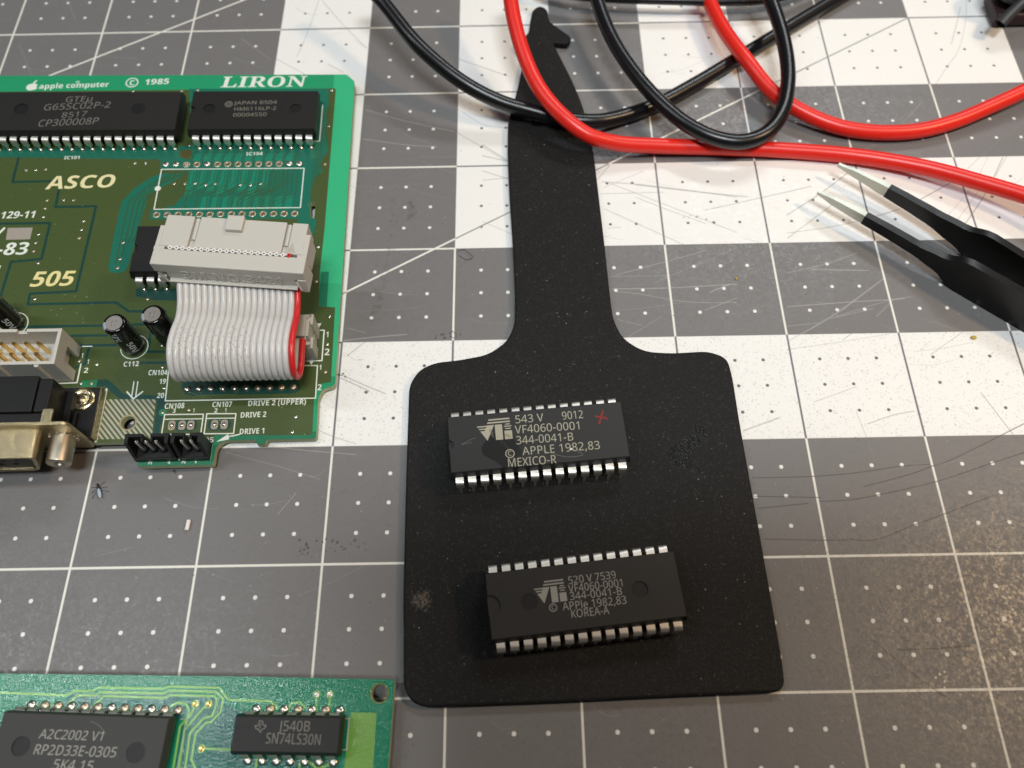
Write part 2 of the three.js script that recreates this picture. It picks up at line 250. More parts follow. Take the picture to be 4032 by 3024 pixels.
// o: n pins a side, pitch, L, W, y0 bottom, y1 top, sh shoulder height, row half spacing, foot y, foot half spacing, notch, dimples, draw(sheet)
function dipBody(o) {
  const mid = o.sh, g0 = ringsGeo([[o.L / 2 - 0.45, o.W / 2 - 0.6, o.y0], [o.L / 2, o.W / 2, mid - 0.12], [o.L / 2, o.W / 2, mid + 0.12], [o.L / 2 - 0.3, o.W / 2 - 0.42, o.y1 - 0.12], [o.L / 2 - 0.42, o.W / 2 - 0.54, o.y1]]);
  let b = new Brush(g0); b.updateMatrixWorld();
  const cut = (geo) => { const c = new Brush(geo); c.updateMatrixWorld(); b = ev.evaluate(b, c, SUBTRACTION); };
  if (o.notch === 'round') cut(new THREE.CylinderGeometry(o.notchR ?? 1.3, o.notchR ?? 1.3, 1.6, 28).translate(-o.L / 2 + 0.15, o.y1, o.notchZ ?? 0));
  if (o.notch === 'groove') { cut(new THREE.CylinderGeometry(1.95, 1.95, 0.8, 32).translate(-o.L / 2 + 0.7, o.y1 - 0.0, 0)); }
  if (o.notch === 'slot') { cut(b6(-o.L / 2 - 1, -o.L / 2 + 1.5, o.y1 - 0.35, o.y1 + 1, -1.1, 1.1)); cut(new THREE.CylinderGeometry(1.1, 1.1, 1.35, 24).translate(-o.L / 2 + 1.5, o.y1 + 0.325, 0)); }
  for (const [x, z, r, d] of o.dimples ?? []) cut(new THREE.CylinderGeometry(r, r, 1, 32).translate(x, o.y1 + 0.5 - (d ?? 0.2), z));
  const g = planarUV(b.geometry.index ? b.geometry.toNonIndexed() : b.geometry, -o.L / 2, o.L / 2, -o.W / 2, o.W / 2); g.clearGroups();
  g.deleteAttribute('normal'); g.computeVertexNormals();
  return toCreasedNormals(g, 0.5);
}
function chipMat(o) {
  const S = new Sheet(-o.L / 2, o.L / 2, -o.W / 2, o.W / 2, Math.min(34, 1400 / o.L)); S.fill(o.base ?? 'rgb(44,43,42)'); if (o.map) S.map = o.map;
  o.draw?.(S); for (const [x, z, q] of o.dimples ?? []) { const k = S.map; S.map = (p) => p; S.dot([x, z], q, 'rgba(18,17,16,0.6)'); S.map = k; }
  return std({ name: 'chip_print', map: S.tex(), roughness: o.rough ?? 0.5, specularIntensity: 0.7, bumpMap: M.chip.bumpMap, bumpScale: 0.00001 });
}
function leadGeo(side, o) { // one lead at local x = 0
  const s = side, r = o.row, f = o.foot, y = o.sh, b = o.W / 2;
  const rows = [[0, y, s * (b - 0.5), 0.80, 0.13], [0, y, s * (r - 0.75), 0.80, 0.13], [0, y - 0.07, s * (r - 0.42), 0.80, 0.13], [0, y - 0.26, s * (r - 0.17), 0.80, 0.13], [0, y - 0.52, s * (r - 0.03), 0.80, 0.13], [0, y - 0.9, s * (r + 0.03), 0.80, 0.13], [0, y - 1.75, s * (r + (f - r) * 0.4), 0.80, 0.13], [0, y - 2.0, s * (r + (f - r) * 0.45), 0.34, 0.13], [0, o.yf, s * f, 0.24, 0.13]];
  const th = (i) => { const a = rows[Math.max(0, i - 1)], c = rows[Math.min(rows.length - 1, i + 1)]; const d = V(0, c[1] - a[1], c[2] - a[2]).normalize(); return V(0, -d.z, d.y).multiplyScalar(s); };
  return strip(rows, V(1, 0, 0), th);
}
function fillDip(root, o) { // body mesh gets leads as children; root is the parent of the body
  const body = part(o.bodyName ?? 'body', dipBody(o), chipMat(o), root, o.at, o.turn ? [0, o.turn, 0] : undefined);
  const holder = o.flat ? root : body;
  for (const s of [-1, 1]) { const g = sm(leadGeo(s, o)); g.userData.scaled = true; for (let i = 0; i < o.n; i++) part('pin', g, M.pin, holder, [o.x0 + i * o.pitch + (o.jit ? (rnd() - 0.5) * o.jit : 0), 0, 0]); }
  return body;
}
function vtiLogo(S, x, z, w, h, col) {
  const p = (a) => a.map(([u, v]) => [x + u * w, z + v * h]), keep = S.map; S.map = (q) => q;
  for (const a of [[[0.36, 0.0], [0.96, 0.0], [0.96, 0.07], [0.34, 0.07]], [[0.32, 0.14], [0.97, 0.14], [0.97, 0.21], [0.3, 0.21]], [[0, 0.29], [0.3, 0.29], [0.3, 0.35], [0.02, 0.35]], [[0.05, 0.41], [0.26, 0.41], [0.24, 0.47], [0.07, 0.47]], [[0.09, 0.53], [0.22, 0.53], [0.3, 0.28], [0.5, 0.28], [0.28, 1.0]], [[0.52, 0.28], [0.73, 0.28], [0.73, 1], [0.52, 1]], [[0.78, 0.6], [1, 0.6], [1, 1], [0.78, 1]], [[0.83, 0.27], [0.95, 0.27], [0.97, 0.32], [0.81, 0.32]], [[0.78, 0.37], [1, 0.37], [1, 0.42], [0.78, 0.42]], [[0.8, 0.48], [0.98, 0.48], [0.96, 0.53], [0.82, 0.53]]]) S.poly(p(a), col);
  S.map = keep;
}
const local = (cx, cz, th) => ([X, Z]) => { const dx = X - cx, dz = Z - cz; return [dx * Math.cos(th) - dz * Math.sin(th), dx * Math.sin(th) + dz * Math.cos(th)]; };

const PAD = 2.0; // thickness of the black rubber tag
{
  const th = 0.0797, t = thing('chip', 'black 28-pin chip marked 543 V 9012 with dark wipe marks and a red ink cross', 'chip', [94.6, PAD, 2.2], th);
  const ink = 'rgb(160,157,138)';
  fillDip(t, {
    n: 14, pitch: 2.54, x0: -16.51, L: 36.6, W: 13.0, y0: 3.2, y1: 7.1, sh: 5.0, row: 7.95, foot: 7.95, yf: 0.05, notch: 'round', notchR: 1.15, notchZ: 0.2, flat: true, jit: 0.08, base: 'rgb(43,43,43)', rough: 0.44, map: local(94.6, 2.16, th),
    draw(S) {
      S.speckle(500, ['rgba(90,88,84,0.25)', 'rgba(25,25,25,0.3)'], 0.03, 0.09);
      S.poly([[84.6, 2.2], [85.9, 1.2], [87.2, 3.4], [88.4, 4.6], [88.2, 6.4], [89.4, 8.4], [87.6, 8.8], [86.0, 7.3], [84.6, 6.6], [83.5, 5.9], [83.2, 4.3], [83.9, 3.2]], 'rgb(12,12,11)');
      for (let i = 0; i < 60; i++) { const u = rnd(), x = 86.2 + u * 3.6, z = 0.6 + rnd() * 4.5 + u * 1.0, l = 1.2 + rnd() * 2.8; S.line([[x, z], [x + l * 0.62, z + l * 0.9]], 0.1 + rnd() * 0.12, 'rgba(12,12,11,0.7)'); }
      vtiLogo(S, -12.15, -4.75, 7.1, 4.7, ink);
      S.text('543 V', [90.05, -0.8], [95.98, -1.2], 1.75, ink); S.text('9012', [99.7, -1.45], [104.25, -1.75], 1.75, ink);
      S.text('VF4060-0001', [90.05, 1.45], [103.7, 0.72], 1.75, ink); S.text('344-0041-B', [90.2, 3.8], [102.0, 3.15], 1.75, ink);
      S.ring([88.95, 5.75], 0.85, 0.2, ink); S.text('C', [88.5, 6.2], [89.35, 6.15], 0.95, ink); S.text('APPLE 1982,83', [91.5, 6.15], [107.3, 5.05], 1.75, ink); S.text('MEXICO-R', [88.4, 8.6], [98.3, 7.95], 1.75, ink);
      for (const [a, b] of [[[106.7, -2.1], [108.7, -1.7]], [[108.2, -3.2], [107.3, -0.5]]]) { S.line([a, b], 0.42, 'rgb(124,34,30)'); } S.dot([109.0, -1.5], 0.24, 'rgb(110,34,30)');
      S.curve([[95, 5.0], [100, 6.6], [103.5, 6.3], [102.4, 5.4]], 0.1, 'rgba(150,148,140,0.6)'); S.curve([[79.2, 3.6], [81, 2.6], [82, 2.2]], 0.09, 'rgba(130,128,122,0.7)'); S.curve([[79.2, 3.6], [81.3, 3.2]], 0.09, 'rgba(130,128,122,0.7)'); S.dot([101.3, 5.0], 0.22, 'rgb(225,225,215)');
      S.line([[85.0, 0.6], [85.6, 2.0]], 0.5, 'rgba(120,108,74,0.5)'); S.line([[88.3, 1.7], [88.9, 2.0]], 0.7, 'rgba(120,108,74,0.45)');
    },
  });
}
{
  const th = 0.1009, t = thing('chip', 'clean black 28-pin chip marked 520 V 7539 with two round dimples', 'chip', [102.5, PAD, 33.95], th);
  const ink = 'rgb(146,144,139)';
  fillDip(t, {
    n: 14, pitch: 2.54, x0: -16.51, L: 36.7, W: 13.0, y0: 3.2, y1: 7.1, sh: 5.0, row: 7.95, foot: 8.0, yf: 0.05, notch: 'groove', flat: true, base: 'rgb(38,36,34)', rough: 0.44, dimples: [[-10.4, 0.1, 1.5, 0.12], [10.35, 0.25, 1.55, 0.22]], map: local(102.5, 33.95, th),
    draw(S) {
      S.speckle(120, ['rgba(80,78,74,0.2)'], 0.03, 0.06);
      vtiLogo(S, -9.3, -3.35, 5.95, 4.1, ink);
      S.text('520 V 7539', [99.55, 32.0], [108.65, 30.98], 1.4, ink); S.text('VF4060-0001', [99.55, 33.5], [110.05, 32.5], 1.4, ink); S.text('344-0041-B', [99.7, 34.9], [109.6, 34.05], 1.4, ink);
      S.ring([96.55, 36.2], 0.68, 0.16, ink); S.text('C', [96.2, 36.55], [96.9, 36.5], 0.75, ink); S.text('APPle 1982,83', [98.35, 36.75], [110.3, 35.7], 1.45, ink); S.text('KOREA-A', [99.75, 38.15], [106.9, 37.5], 1.45, ink);
    },
  });
}

/* ------------------------------------------------------------------ black rubber tag the chips stand on */
{
  const out = [[69.0, -17.2, 5], [72.5, -18.9, 3], [77.7, -19.4, 3], [84.4, -20.7, 4], [88.6, -24.1, 3], [90.4, -28.3, 3], [90.6, -35.7, 4], [90.3, -48.7, 4], [89.6, -65.3, 4], [89.3, -78.6, 3], [89.5, -88.7, 1.5], [92.2, -100.9, 3], [94.6, -114.0, 1], [91.6, -117.2, 1.2], [95.6, -121.6, 1.5], [96.2, -126.3, 1.5], [96.9, -130.9, 1.5], [99.2, -132.6, 1.6], [101.3, -130.8, 1.5], [101.6, -126.1, 1.2], [107.6, -119.6, 1.2], [106.2, -116.9, 1], [102.4, -117.6, 0.5], [107.4, -102.2, 4], [109.6, -93.1, 4], [111.3, -78.1, 4], [111.8, -63.4, 4], [112.3, -48.2, 4], [112.6, -35.2, 4], [112.9, -29.1, 3], [114.7, -24.2, 3], [119.1, -20.8, 4], [125.2, -20.2, 4], [133.5, -20.6, 4], [137.6, -18.8, 4], [138.1, -14.0, 5], [138.2, -2.3, 4], [139.0, 25.5, 6], [139.5, 45.6, 4], [139.2, 50.8, 5.5], [130, 51.0, 4], [115, 51.4, 4], [96.7, 52.0, 6], [68.6, 52.6, 5.5], [68.1, 40, 5], [67.7, 33.4, 5], [67.2, 9.9, 5], [66.9, -13.5, 4]];
  const s = roundPoly(out, 3);
  s.holes.push(roundPoly([[95.4, -89.4], [101.2, -89.6], [101.2, -87.4], [96.0, -87.6]], 1));
  const g = slab(s, PAD, 0.45, 8); g.translate(0, PAD, 0);
  const S = new Sheet(64, 142, -135, 55, 9.5); S.fill('rgb(17,16,15)');
  S.speckle(60000, ['rgba(58,56,52,0.55)', 'rgba(10,10,10,0.6)', 'rgba(44,42,40,0.5)', 'rgba(14,14,13,0.6)'], 0.07, 0.19);  // pebble grain: its glints painted into the colour as pale specks among dark
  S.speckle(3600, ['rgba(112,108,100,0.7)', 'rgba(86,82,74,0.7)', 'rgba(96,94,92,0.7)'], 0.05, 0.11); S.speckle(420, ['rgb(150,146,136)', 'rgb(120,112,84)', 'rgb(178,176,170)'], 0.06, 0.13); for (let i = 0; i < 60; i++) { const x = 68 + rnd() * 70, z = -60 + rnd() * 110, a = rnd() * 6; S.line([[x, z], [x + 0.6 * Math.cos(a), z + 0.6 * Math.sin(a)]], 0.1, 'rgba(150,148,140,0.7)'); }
  for (let i = 0; i < 260; i++) { const x = 71.3 + (rnd() + rnd() - 1) * 2.3, z = 33.2 + (rnd() + rnd() - 1) * 2.4; S.dot([x, z], 0.1 + rnd() * 0.14, 'rgba(112,102,90,0.3)'); }
  S.curve([[91.4, -40], [92.0, -30], [95, -22], [96.5, -16]], 0.2, 'rgb(14,14,14)');
  const gl = [[121.6, 3.0], [124.6, 1.0], [127.2, -0.4], [128.4, -3.0], [130.8, -2.4], [131, 0.2], [128.6, 2.4], [127.1, 4.3], [128.4, 6.8], [129.5, 9.0], [128.9, 9.5], [125.4, 6.9], [122.6, 6.3]];
  S.poly(gl, 'rgb(9,9,9)');
  const R = new Sheet(64, 142, -135, 55, 6); R.fill('rgb(0,178,0)'); R.poly(gl, 'rgb(0,84,0)'); R.speckle(9000, ['rgba(0,190,0,0.4)', 'rgba(0,110,0,0.35)'], 0.1, 0.25, [64, 142, -135, 55]);
  const rt = new THREE.CanvasTexture(R.c);
  planarUV(g, 64, 142, -135, 55);
  const bt = noiseTex(512, [[128, 1], [80, 0.9], [36, 0.3]], 0, 1, 78 / 26, 190 / 26);
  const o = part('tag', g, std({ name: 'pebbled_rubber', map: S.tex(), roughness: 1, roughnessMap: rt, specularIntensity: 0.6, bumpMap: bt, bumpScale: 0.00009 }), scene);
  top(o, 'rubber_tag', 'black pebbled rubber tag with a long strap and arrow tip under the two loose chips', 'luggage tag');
}

/* ------------------------------------------------------------------ main circuit board */
const font = await new FontLoader().loadAsync('fonts/droid/droid_sans_bold.typeface.json');
const b1 = thing('circuit_board', 'large olive green circuit board with bright green edge and LIRON lettering', 'circuit board', [4.3, 4.99, -58.73]);
b1.rotation.set(0.020, 0.019, -0.040, 'YXZ');
{
  const outline = [[-80, -44.8, 0], [43.3, -45.1, 0.4], [45.5, -42.6, 0.6], [45.55, 46.3, 0.9], [43.0, 47.0, 1], [42.1, 49.1, 1], [42.3, 58.6, 0.7], [31.9, 58.6, 0.2], [31.6, 59.6, 0.2], [29.9, 59.6, 0.2], [29.5, 58.6, 0.2], [22.9, 58.6, 1], [21.4, 60, 1], [21.3, 64.0, 0.5], [5.7, 64.0, 0.3], [5.5, 58.5, 0.2], [-80, 58.5, 0]];
  const sh = roundPoly(outline, 0.2);
  const circ = (x, z, r) => { const p = new THREE.Path(); p.absarc(x, z, r, 0, Math.PI * 2, true); return p; };
  sh.holes.push(circ(2.2, 54.1, 1.5)); sh.holes.push(roundPoly([[36.6, -3.3], [37.9, -3.3], [37.9, 1.5], [36.9, 1.5]], 0.5));
  const pads = []; for (let i = 0; i < 14; i++) { pads.push([i * 2.54, 0]); pads.push([i * 2.54, -15.24]); }
  const filled = new Set([1, 3, 9, 25, 27]);   // solder left in these holes
  pads.forEach(([x, z], k) => { if (!filled.has(k)) sh.holes.push(circ(x, z, 0.42)); });
  const g = slab(sh, 1.6, 0, 8);
  const x0 = -48, x1 = 46.6, z0 = -46, z1 = 65.2, S = new Sheet(x0, x1, z0, z1, 18);
  const EDGE = 'rgb(40,158,108)', OL = 'rgb(68,83,41)', TEAL = 'rgb(24,104,84)', DT = 'rgb(18,66,58)', LINE = 'rgb(17,62,56)', W = 'rgb(222,226,216)', TR = 'rgb(52,84,50)';
  S.fill('rgb(34,146,100)'); S.poly([[40, -46], [47, -46], [47, 44], [40, 44]], 'rgb(52,174,122)'); S.poly([[-60, 57], [44, 57], [44, 66], [-60, 66]], 'rgb(30,112,80)');  // bare border, brightest at right: light through the board painted into the green
  S.poly([[-48, -39.3], [40.4, -40.2], [40.7, -39.5], [40.6, 4.6], [40.3, 16.8], [40.7, 26.1], [44.4, 26.5], [44.6, 45.4], [42.7, 45.7], [41.8, 47], [41.2, 49.7], [41.4, 57.4], [40.8, 57.8], [22.6, 57.4], [20.8, 57.3], [20.2, 62.8], [5.6, 62.8], [5.6, 58.5], [-48, 58.5]], OL);
  S.poly([[40.5, 16.8], [42.4, 16.8], [42.5, 26.4], [40.6, 26.1]], 'rgb(26,118,86)');
  // teal zone round the empty socket and the memory chip
  S.poly([[2.5, -40.2], [38.8, -40], [39.2, -34.3], [38.6, -31.6], [39, -28.8], [38.7, -24.8], [39.4, -22.8], [39.9, -18.9], [38.7, -17], [38.4, -14.4], [39, -12.5], [37.1, -10.9], [36.8, -8.8], [36.5, -6.3], [36.9, -0.8], [38.5, 2.5], [38.2, 6], [34.5, 6.5], [34, 1.6], [-1.4, 1.4], [-1.4, -1.2], [2.3, -2.1], [4.1, -3], [6.7, -7.2], [5.9, -13.1], [-1, -13.6], [-1.4, -16.8], [-44, -17.9], [-44, -20.6], [6, -21]], TEAL);
  S.poly([[3, -19.8], [6, -19.8], [5.9, -16.6], [3, -17.6]], 'rgb(80,78,42)');
  // bright dielectric windows between the runs
  const win = (pts) => S.poly(pts, 'rgb(22,124,98)');
  for (let i = 3; i < 13; i++) { const x = i * 2.54; win([[x - 1.0, -18.6], [x + 0.9, -18.6], [x + 0.6, -16.2], [x - 1.3, -16.2]]); }
  for (let i = 2; i < 10; i++) { const x = i * 2.54 + 1.0; win([[x, -13.2], [x + 1.8, -13.2], [x + 1.6, -8 + (i % 3)], [x - 0.2, -7.4 + (i % 3)]]); }
  for (let i = 4; i < 13; i++) { const x = i * 2.54 + 0.2; win([[x, -5.0], [x + 1.6, -5.6], [x + 1.5, -1.4], [x - 0.2, -1.4]]); }
  // runs as thin darker olive lines
  for (let i = 2; i < 13; i++) { const x = i * 2.54; S.line([[x + 2.3, -19.6], [x + 1.4, -17.4], [x + 1.3, -15.4], [x + 1.2, -10.2 + (i % 4) * 0.4], [x - 3.6, -6.4 + (i % 4) * 0.3], [x - 3.7, -1]], 0.24, TR); S.line([[x - 0.2, -12.9], [x - 0.25, -9.2], [x - 2.8, -7.2], [x - 8, -5.2]], 0.2, TR); }
  for (let k = 0; k < 9; k++) { S.line([[24 + k * 1.1, -13], [24 + k * 1.1, -8 + k * 0.3], [18 + k * 1.1, -4.5 + k * 0.35], [17.6 + k * 1.2, -1.2]], 0.2, TR); S.line([[36.6 + k * 0.22, -33], [36.6 + k * 0.22, -9]], 0.08, TR); }
  // bus that swings down the left of the socket
  S.poly([[-0.5, -12.4], [-2.8, -11.3], [-6.5, -7.9], [-8.9, -3.7], [-9.0, 6], [-8.8, 14.7], [-8.1, 16.2], [-6.3, 16.6], [-4.8, 16], [-4.3, 14.7], [-3.6, 6], [-2.9, -3.5], [-3.2, -5.8], [2.3, -9.7], [5.6, -12.5]], TEAL);
  for (const d of [0.9, 2.1, 3.2, 4.3]) S.line([[1 + d, -12.4], [-3.2 + d * 0.75, -9.3], [-8 + d * 1.05, -4], [-8.1 + d, 6], [-7.9 + d * 0.8, d < 3 ? 14 : 8]], 0.3, TR);
  for (const p of [[[-36.3, -17.6], [-36.1, -10.1], [-24.6, -10.3], [-24.3, -2.5], [-14.7, -2.6], [-14.9, 21.3], [-25.1, 21.8], [-25, 24.6], [-5.4, 24.4], [-2.1, 26.8], [6.1, 26.9]], [[-42, 2.3], [-24.6, 2.2], [-24.5, 12.4], [-31.3, 13.1], [-31.6, 24]], [[-25.6, 30.4], [-7.2, 30.4], [1.2, 30.2], [6, 30.1]], [[-13.9, 32.9], [-3, 32.9]], [[-11.2, 35.4], [-1, 35.4]], [[-9.3, 35.6], [-9.5, 40], [-11, 40.6]], [[3.6, 32.1], [3.8, 37.2], [8.6, 37.3]], [[2.4, 39.9], [9, 40]]]) S.line(p, 0.62, LINE);
  S.poly([[-9.6, 44.0], [-4, 43.8], [-2.6, 44.8], [0.2, 47.5], [7.9, 47.9], [9.6, 48.2], [9.4, 52], [8.9, 58.4], [7.9, 58.3], [7.6, 49], [-0.6, 48.5], [-4, 45.6], [-9.6, 45.4]], DT);
  S.poly([[-9.4, 44.0], [-6, 43.9], [-6, 45.5], [-9.4, 45.5]], 'rgb(30,120,80)');
  // bare tinned stripes
  S.poly([[-3.2, 48.5], [7.2, 48.7], [7.8, 57.9], [-3.6, 57.9]], 'rgb(72,92,50)');
  S.g.save(); S.path([[-3.3, 48.6], [7.2, 48.8], [7.7, 57.8], [-3.6, 57.8]], true); S.g.clip();
  for (let k = 0; k < 18; k++) S.line([[-12 + k * 1.12, 48], [-2.5 + k * 1.12, 59]], 0.46, 'rgb(172,166,152)');
  S.g.restore(); S.dot([2.2, 54.1], 1.85, 'rgb(150,142,108)');
  // connector pads zone
  S.path([[12.2, 43.5], [37.2, 44.4], [38.2, 46.9], [36.9, 48], [25, 48], [14.9, 48.2], [13.1, 47.5], [12.4, 46.4]], true); S.g.fillStyle = DT; S.g.fill(); S.line([[14, 47.2], [16, 48], [24, 48], [25, 46.6]], 0.16, 'rgb(90,100,60)');
  for (const [x, z] of [[20.5, 54.95], [22.55, 54.95], [13.6, 54.95], [15.45, 54.95]]) S.dot([x, z], 1.45, DT);
  S.poly([[9.4, 21.0], [-1.4, 20.8], [-1.2, 22.9], [1, 23.3], [3, 23.9], [9.8, 24.2], [36, 24], [36, 21]], DT);
  for (const [x, z] of [[9.1, 51.9]]) S.dot([x, z], 0.8, 'rgb(30,120,88)');
  // silk screen
  const sl = (p, w = 0.26) => S.line(p, w, W), lp = (p, w = 0.28) => S.loop(p, w, W);
  lp([[-0.75, -13.7], [34.35, -13.75], [34.35, -1.7], [-0.75, -1.55]]); S.dot([-0.8, -7.8], 0.75, W);
  sl([[37.6, -34.4], [37.6, -22.4], [33.5, -22.2]]); lp([[8.9, 40.6], [41.4, 41.3], [41.5, 49.2], [9.3, 49.2]], 0.3);
  sl([[37.6, 32.4], [42.3, 32.4], [42.3, 40.1], [34, 40.1]], 0.3); S.poly([[40.1, 30.6], [41.6, 30.6], [41, 32]], W); S.poly([[39.2, 39.9], [40.7, 39.9], [40, 41.1]], W);
  for (const [a, b] of [[9.65, 17.85], [18.55, 24.75]]) { lp([[a, 52.4], [b, 52.5], [b, 57.1], [a, 57]], 0.28); sl([[a, 53.5], [b, 53.55]], 0.24); }
  sl([[-3.7, 46.2], [-3.8, 58.2]], 0.5); sl([[-10.3, 40.0], [-10.3, 44.5], [-14.6, 44.6]], 0.3); sl([[-10.8, 35.6], [-8.7, 35.6]], 0.25);
  sl([[5.6, 62.55], [20.3, 62.75]], 0.3); sl([[20.5, 62.8], [20.5, 59.5]], 0.3);
  for (const d of [-0.42, 0.42]) sl([[2.3 + d, 44.5], [2.4 + d, 47.9]], 0.28); sl([[0.8, 46.9], [2.4, 48.6], [4.1, 46.9]], 0.36);
  sl([[26, 57.3], [24.8, 57.6], [23.4, 57.8]], 0.3); S.poly([[23.6, 57.2], [21.3, 58.9], [24, 58.4]], W);
  const T = (s, a, b, h, c = W, wgt = 'bold', f, sl2) => S.text(s, a, b, h, c, f ?? 'sans-serif', wgt, sl2);
  T('IC101', [-25.2, -17.0], [-21.2, -17.1], 1.0); T('IC104', [19.5, -17.9], [23.7, -18], 1.0); T('IC103', [14.2, 2.5], [18.9, 2.4], 1.0);
  T('ASCO', [-27.9, -7.8], [-11.4, -8.3], 3.9, 'rgb(226,216,168)', 'bold', 'sans-serif', 0.16); T('505', [-26.0, 19.9], [-16.1, 19.7], 4.0, 'rgb(226,214,150)', 'bold', 'sans-serif', 0.2);
  T('129-11', [-36.8, 0.75], [-28.4, 0.6], 2.0, W, 'bold', 'sans-serif', 0.1); T('-83', [-35.6, 11.2], [-28.1, 11.0], 3.4, W, 'bold', 'sans-serif', 0.12); S.poly([[-34.2, 3.5], [-28.4, 3.45], [-28.3, 6.8], [-33.9, 6.9]], 'rgb(158,150,140)'); sl([[-37.2, 7.2], [-35.0, 3.6]], 0.6);
  sl([[-44, 14.4], [-33.5, 14.2], [-33.9, 18.3]], 0.3);
  T('apple computer', [-36.2, -40.3], [-18.4, -41.0], 1.7, W, 'bold'); S.dot([-38.3, -40.9], 1.15, W); S.dot([-37.6, -41.0], 1.1, W); S.line([[-37.9, -42.1], [-37.3, -43.1]], 0.45, W); S.dot([-36.5, -41.1], 0.42, EDGE); S.ring([-26.6, -42.6], 0.42, 0.14, W); S.text('R', [-26.85, -42.35], [-26.4, -42.35], 0.5, W);
  S.ring([-12.6, -42.4], 1.5, 0.32, W); T('C', [-13.3, -41.5], [-11.9, -41.5], 1.7, W); T('1985', [-9.4, -41.6], [-3.0, -41.9], 1.9, W, 'bold', 'sans-serif', 0.08);
  T('LIRON', [10.3, -40.7], [32.6, -40.9], 3.7, W, 'bold', 'serif', 0.14);
  T('1', [42.8, 34.2], [43.5, 34.2], 1.4); T('2', [42.7, 38.8], [43.9, 38.8], 1.6); T('1', [41.8, 42.4], [42.4, 42.4], 1.3); T('2', [41.7, 47.3], [42.7, 47.3], 1.4);
  T('CN104', [4.6, 43.0], [8.8, 43.0], 1.3); T('19', [7.3, 45.1], [8.8, 45.1], 1.2); T('20', [7.3, 48.5], [8.9, 48.5], 1.2); T('CN108', [9.3, 51.1], [13.6, 51.0], 1.25); T('3', [11.2, 52.1], [11.9, 52.1], 1.0); T('1', [15.5, 52.1], [15.9, 52.1], 1.0); T('CN107', [19.4, 50.9], [23.7, 50.9], 1.25); T('2', [20, 52.2], [20.8, 52.2], 1.0); T('1', [22.3, 52.2], [22.7, 52.2], 1.0);
  T('DRIVE 2 (UPPER)', [27, 50.8], [39.6, 50.6], 1.25); T('DRIVE 2', [25.7, 53.5], [31.3, 53.4], 1.25); T('DRIVE 1', [25.9, 57.3], [31.4, 57.2], 1.25);
  T('C112', [-1.1, 40.8], [2.3, 40.7], 1.2); T('1', [-10.6, 38.5], [-10.1, 38.5], 1.2); T('2', [-9.4, 42.2], [-8.4, 42.2], 1.3); T('1', [-9, 40], [-8.6, 40], 1.1); S.ring([0.6, 35.95], 2.95, 0.22, W); S.ring([-26.9, 29.7], 2.95, 0.25, W); T('05', [18.9, 59.0], [20.8, 59.0], 1.1);
  T('3', [8.6, 63.7], [8.6, 62.9], 0.8); T('1', [11.6, 63.6], [12.6, 63.6], 0.5); T('2', [15.5, 63.7], [15.5, 62.9], 0.8); T('1', [17.2, 63.6], [18.0, 63.6], 0.5); S.dot([7.4, 33], 0.01, W);
  // flux crumbs and dust
  S.speckle(110, ['rgb(150,150,120)', 'rgb(176,172,150)', 'rgb(40,46,26)'], 0.05, 0.14, [-40, 40, -20, 58]);
  for (let i = 0; i < 12; i++) { const a = rnd() * 6, x = -16 + (rnd() - 0.5) * 12, z = 16 + rnd() * 14; S.line([[x, z], [x + 0.4 * Math.cos(a), z + 0.4 * Math.sin(a)]], 0.1, 'rgb(150,146,116)'); }
  planarUV(g, x0, x1, z0, z1);
  const bump = noiseTex(256, [[90, 1], [20, 0.8]], 0, 1, 5, 6);
  const board = part('board', g, [std({ name: 'solder_mask', map: S.tex(), roughness: 0.38, bumpMap: bump, bumpScale: 0.00003, clearcoat: 0.25, clearcoatRoughness: 0.2 }), M.fr4], b1);

  // solder joints and plated holes
  const ringG = new THREE.LatheGeometry([[0.42, -0.1], [0.43, 0.05], [0.62, 0.09], [0.84, 0.05], [0.9, 0.0]].map((p) => new THREE.Vector2(...p)), 20);
  const domeG = (r, h) => new THREE.SphereGeometry(r, 14, 6, 0, Math.PI * 2, 0, Math.PI / 2).scale(1, h / r, 1);
  const dome = domeG(0.88, 0.4), via = domeG(0.4, 0.16), joint = domeG(0.82, 0.55);
  pads.forEach(([x, z], k) => part('pad', filled.has(k) ? dome : ringG, filled.has(k) ? M.solder : M.padRing, board, [x, 0.004, z]));
  for (let i = 0; i < 10; i++) part('solder_joint', joint, i > 5 ? M.padRing : M.solder, board, [13.62 + i * 2.54, 0.004, 46.5]);
  part('solder_joint', joint, M.solder, board, [13.7, 0.004, 43.9]);
  const vias = [-35.6, -38.4, -23.8, -38.9, -11.8, -39.4, 0.6, -39.5, -33.7, -13.8, -31.4, -13.8, -29, -13.9, -7.6, -15.7, -5, -15.7, -26.7, -4.5, -22.8, -4.6, -20.4, -4.5, -26.7, -2.1, -16.9, 1.7, -26.6, 0.4, 4.7, -39.7, 39.6, -39.5, 39.6, -27.3, 39.4, -15, 5, -21.3, 2.9, -9.2, 5.5, -9.2, 8, -9.3, 10.6, -8.8, 12.9, -9.1, 19.1, -8.7, 21.6, -8.6, 24, -9, 5.1, -15.3, -16.9, 4.2, -17, 6.6, -6.5, 8, -6.5, 12.6, -6.6, 15.1, -26.7, 5.4, -26.8, 7.8, -26.8, 10.2, -25.1, 13.5, -23.8, 23.2, 1.6, 23.6, 6.5, 35.6, 39.4, 9.8, 39.6, 19.5, 43.2, 28.9, 43.2, 36, 43.2, 42.9, 7.5, 41, 8.6, 46.1, 14.6, 51.4, 37.6, 53.5, 37.1, 57, 9.1, 51.9, -6.9, 40.1, -9.5, 44.7, -7.2, 44.7, -10.9, 39.2];
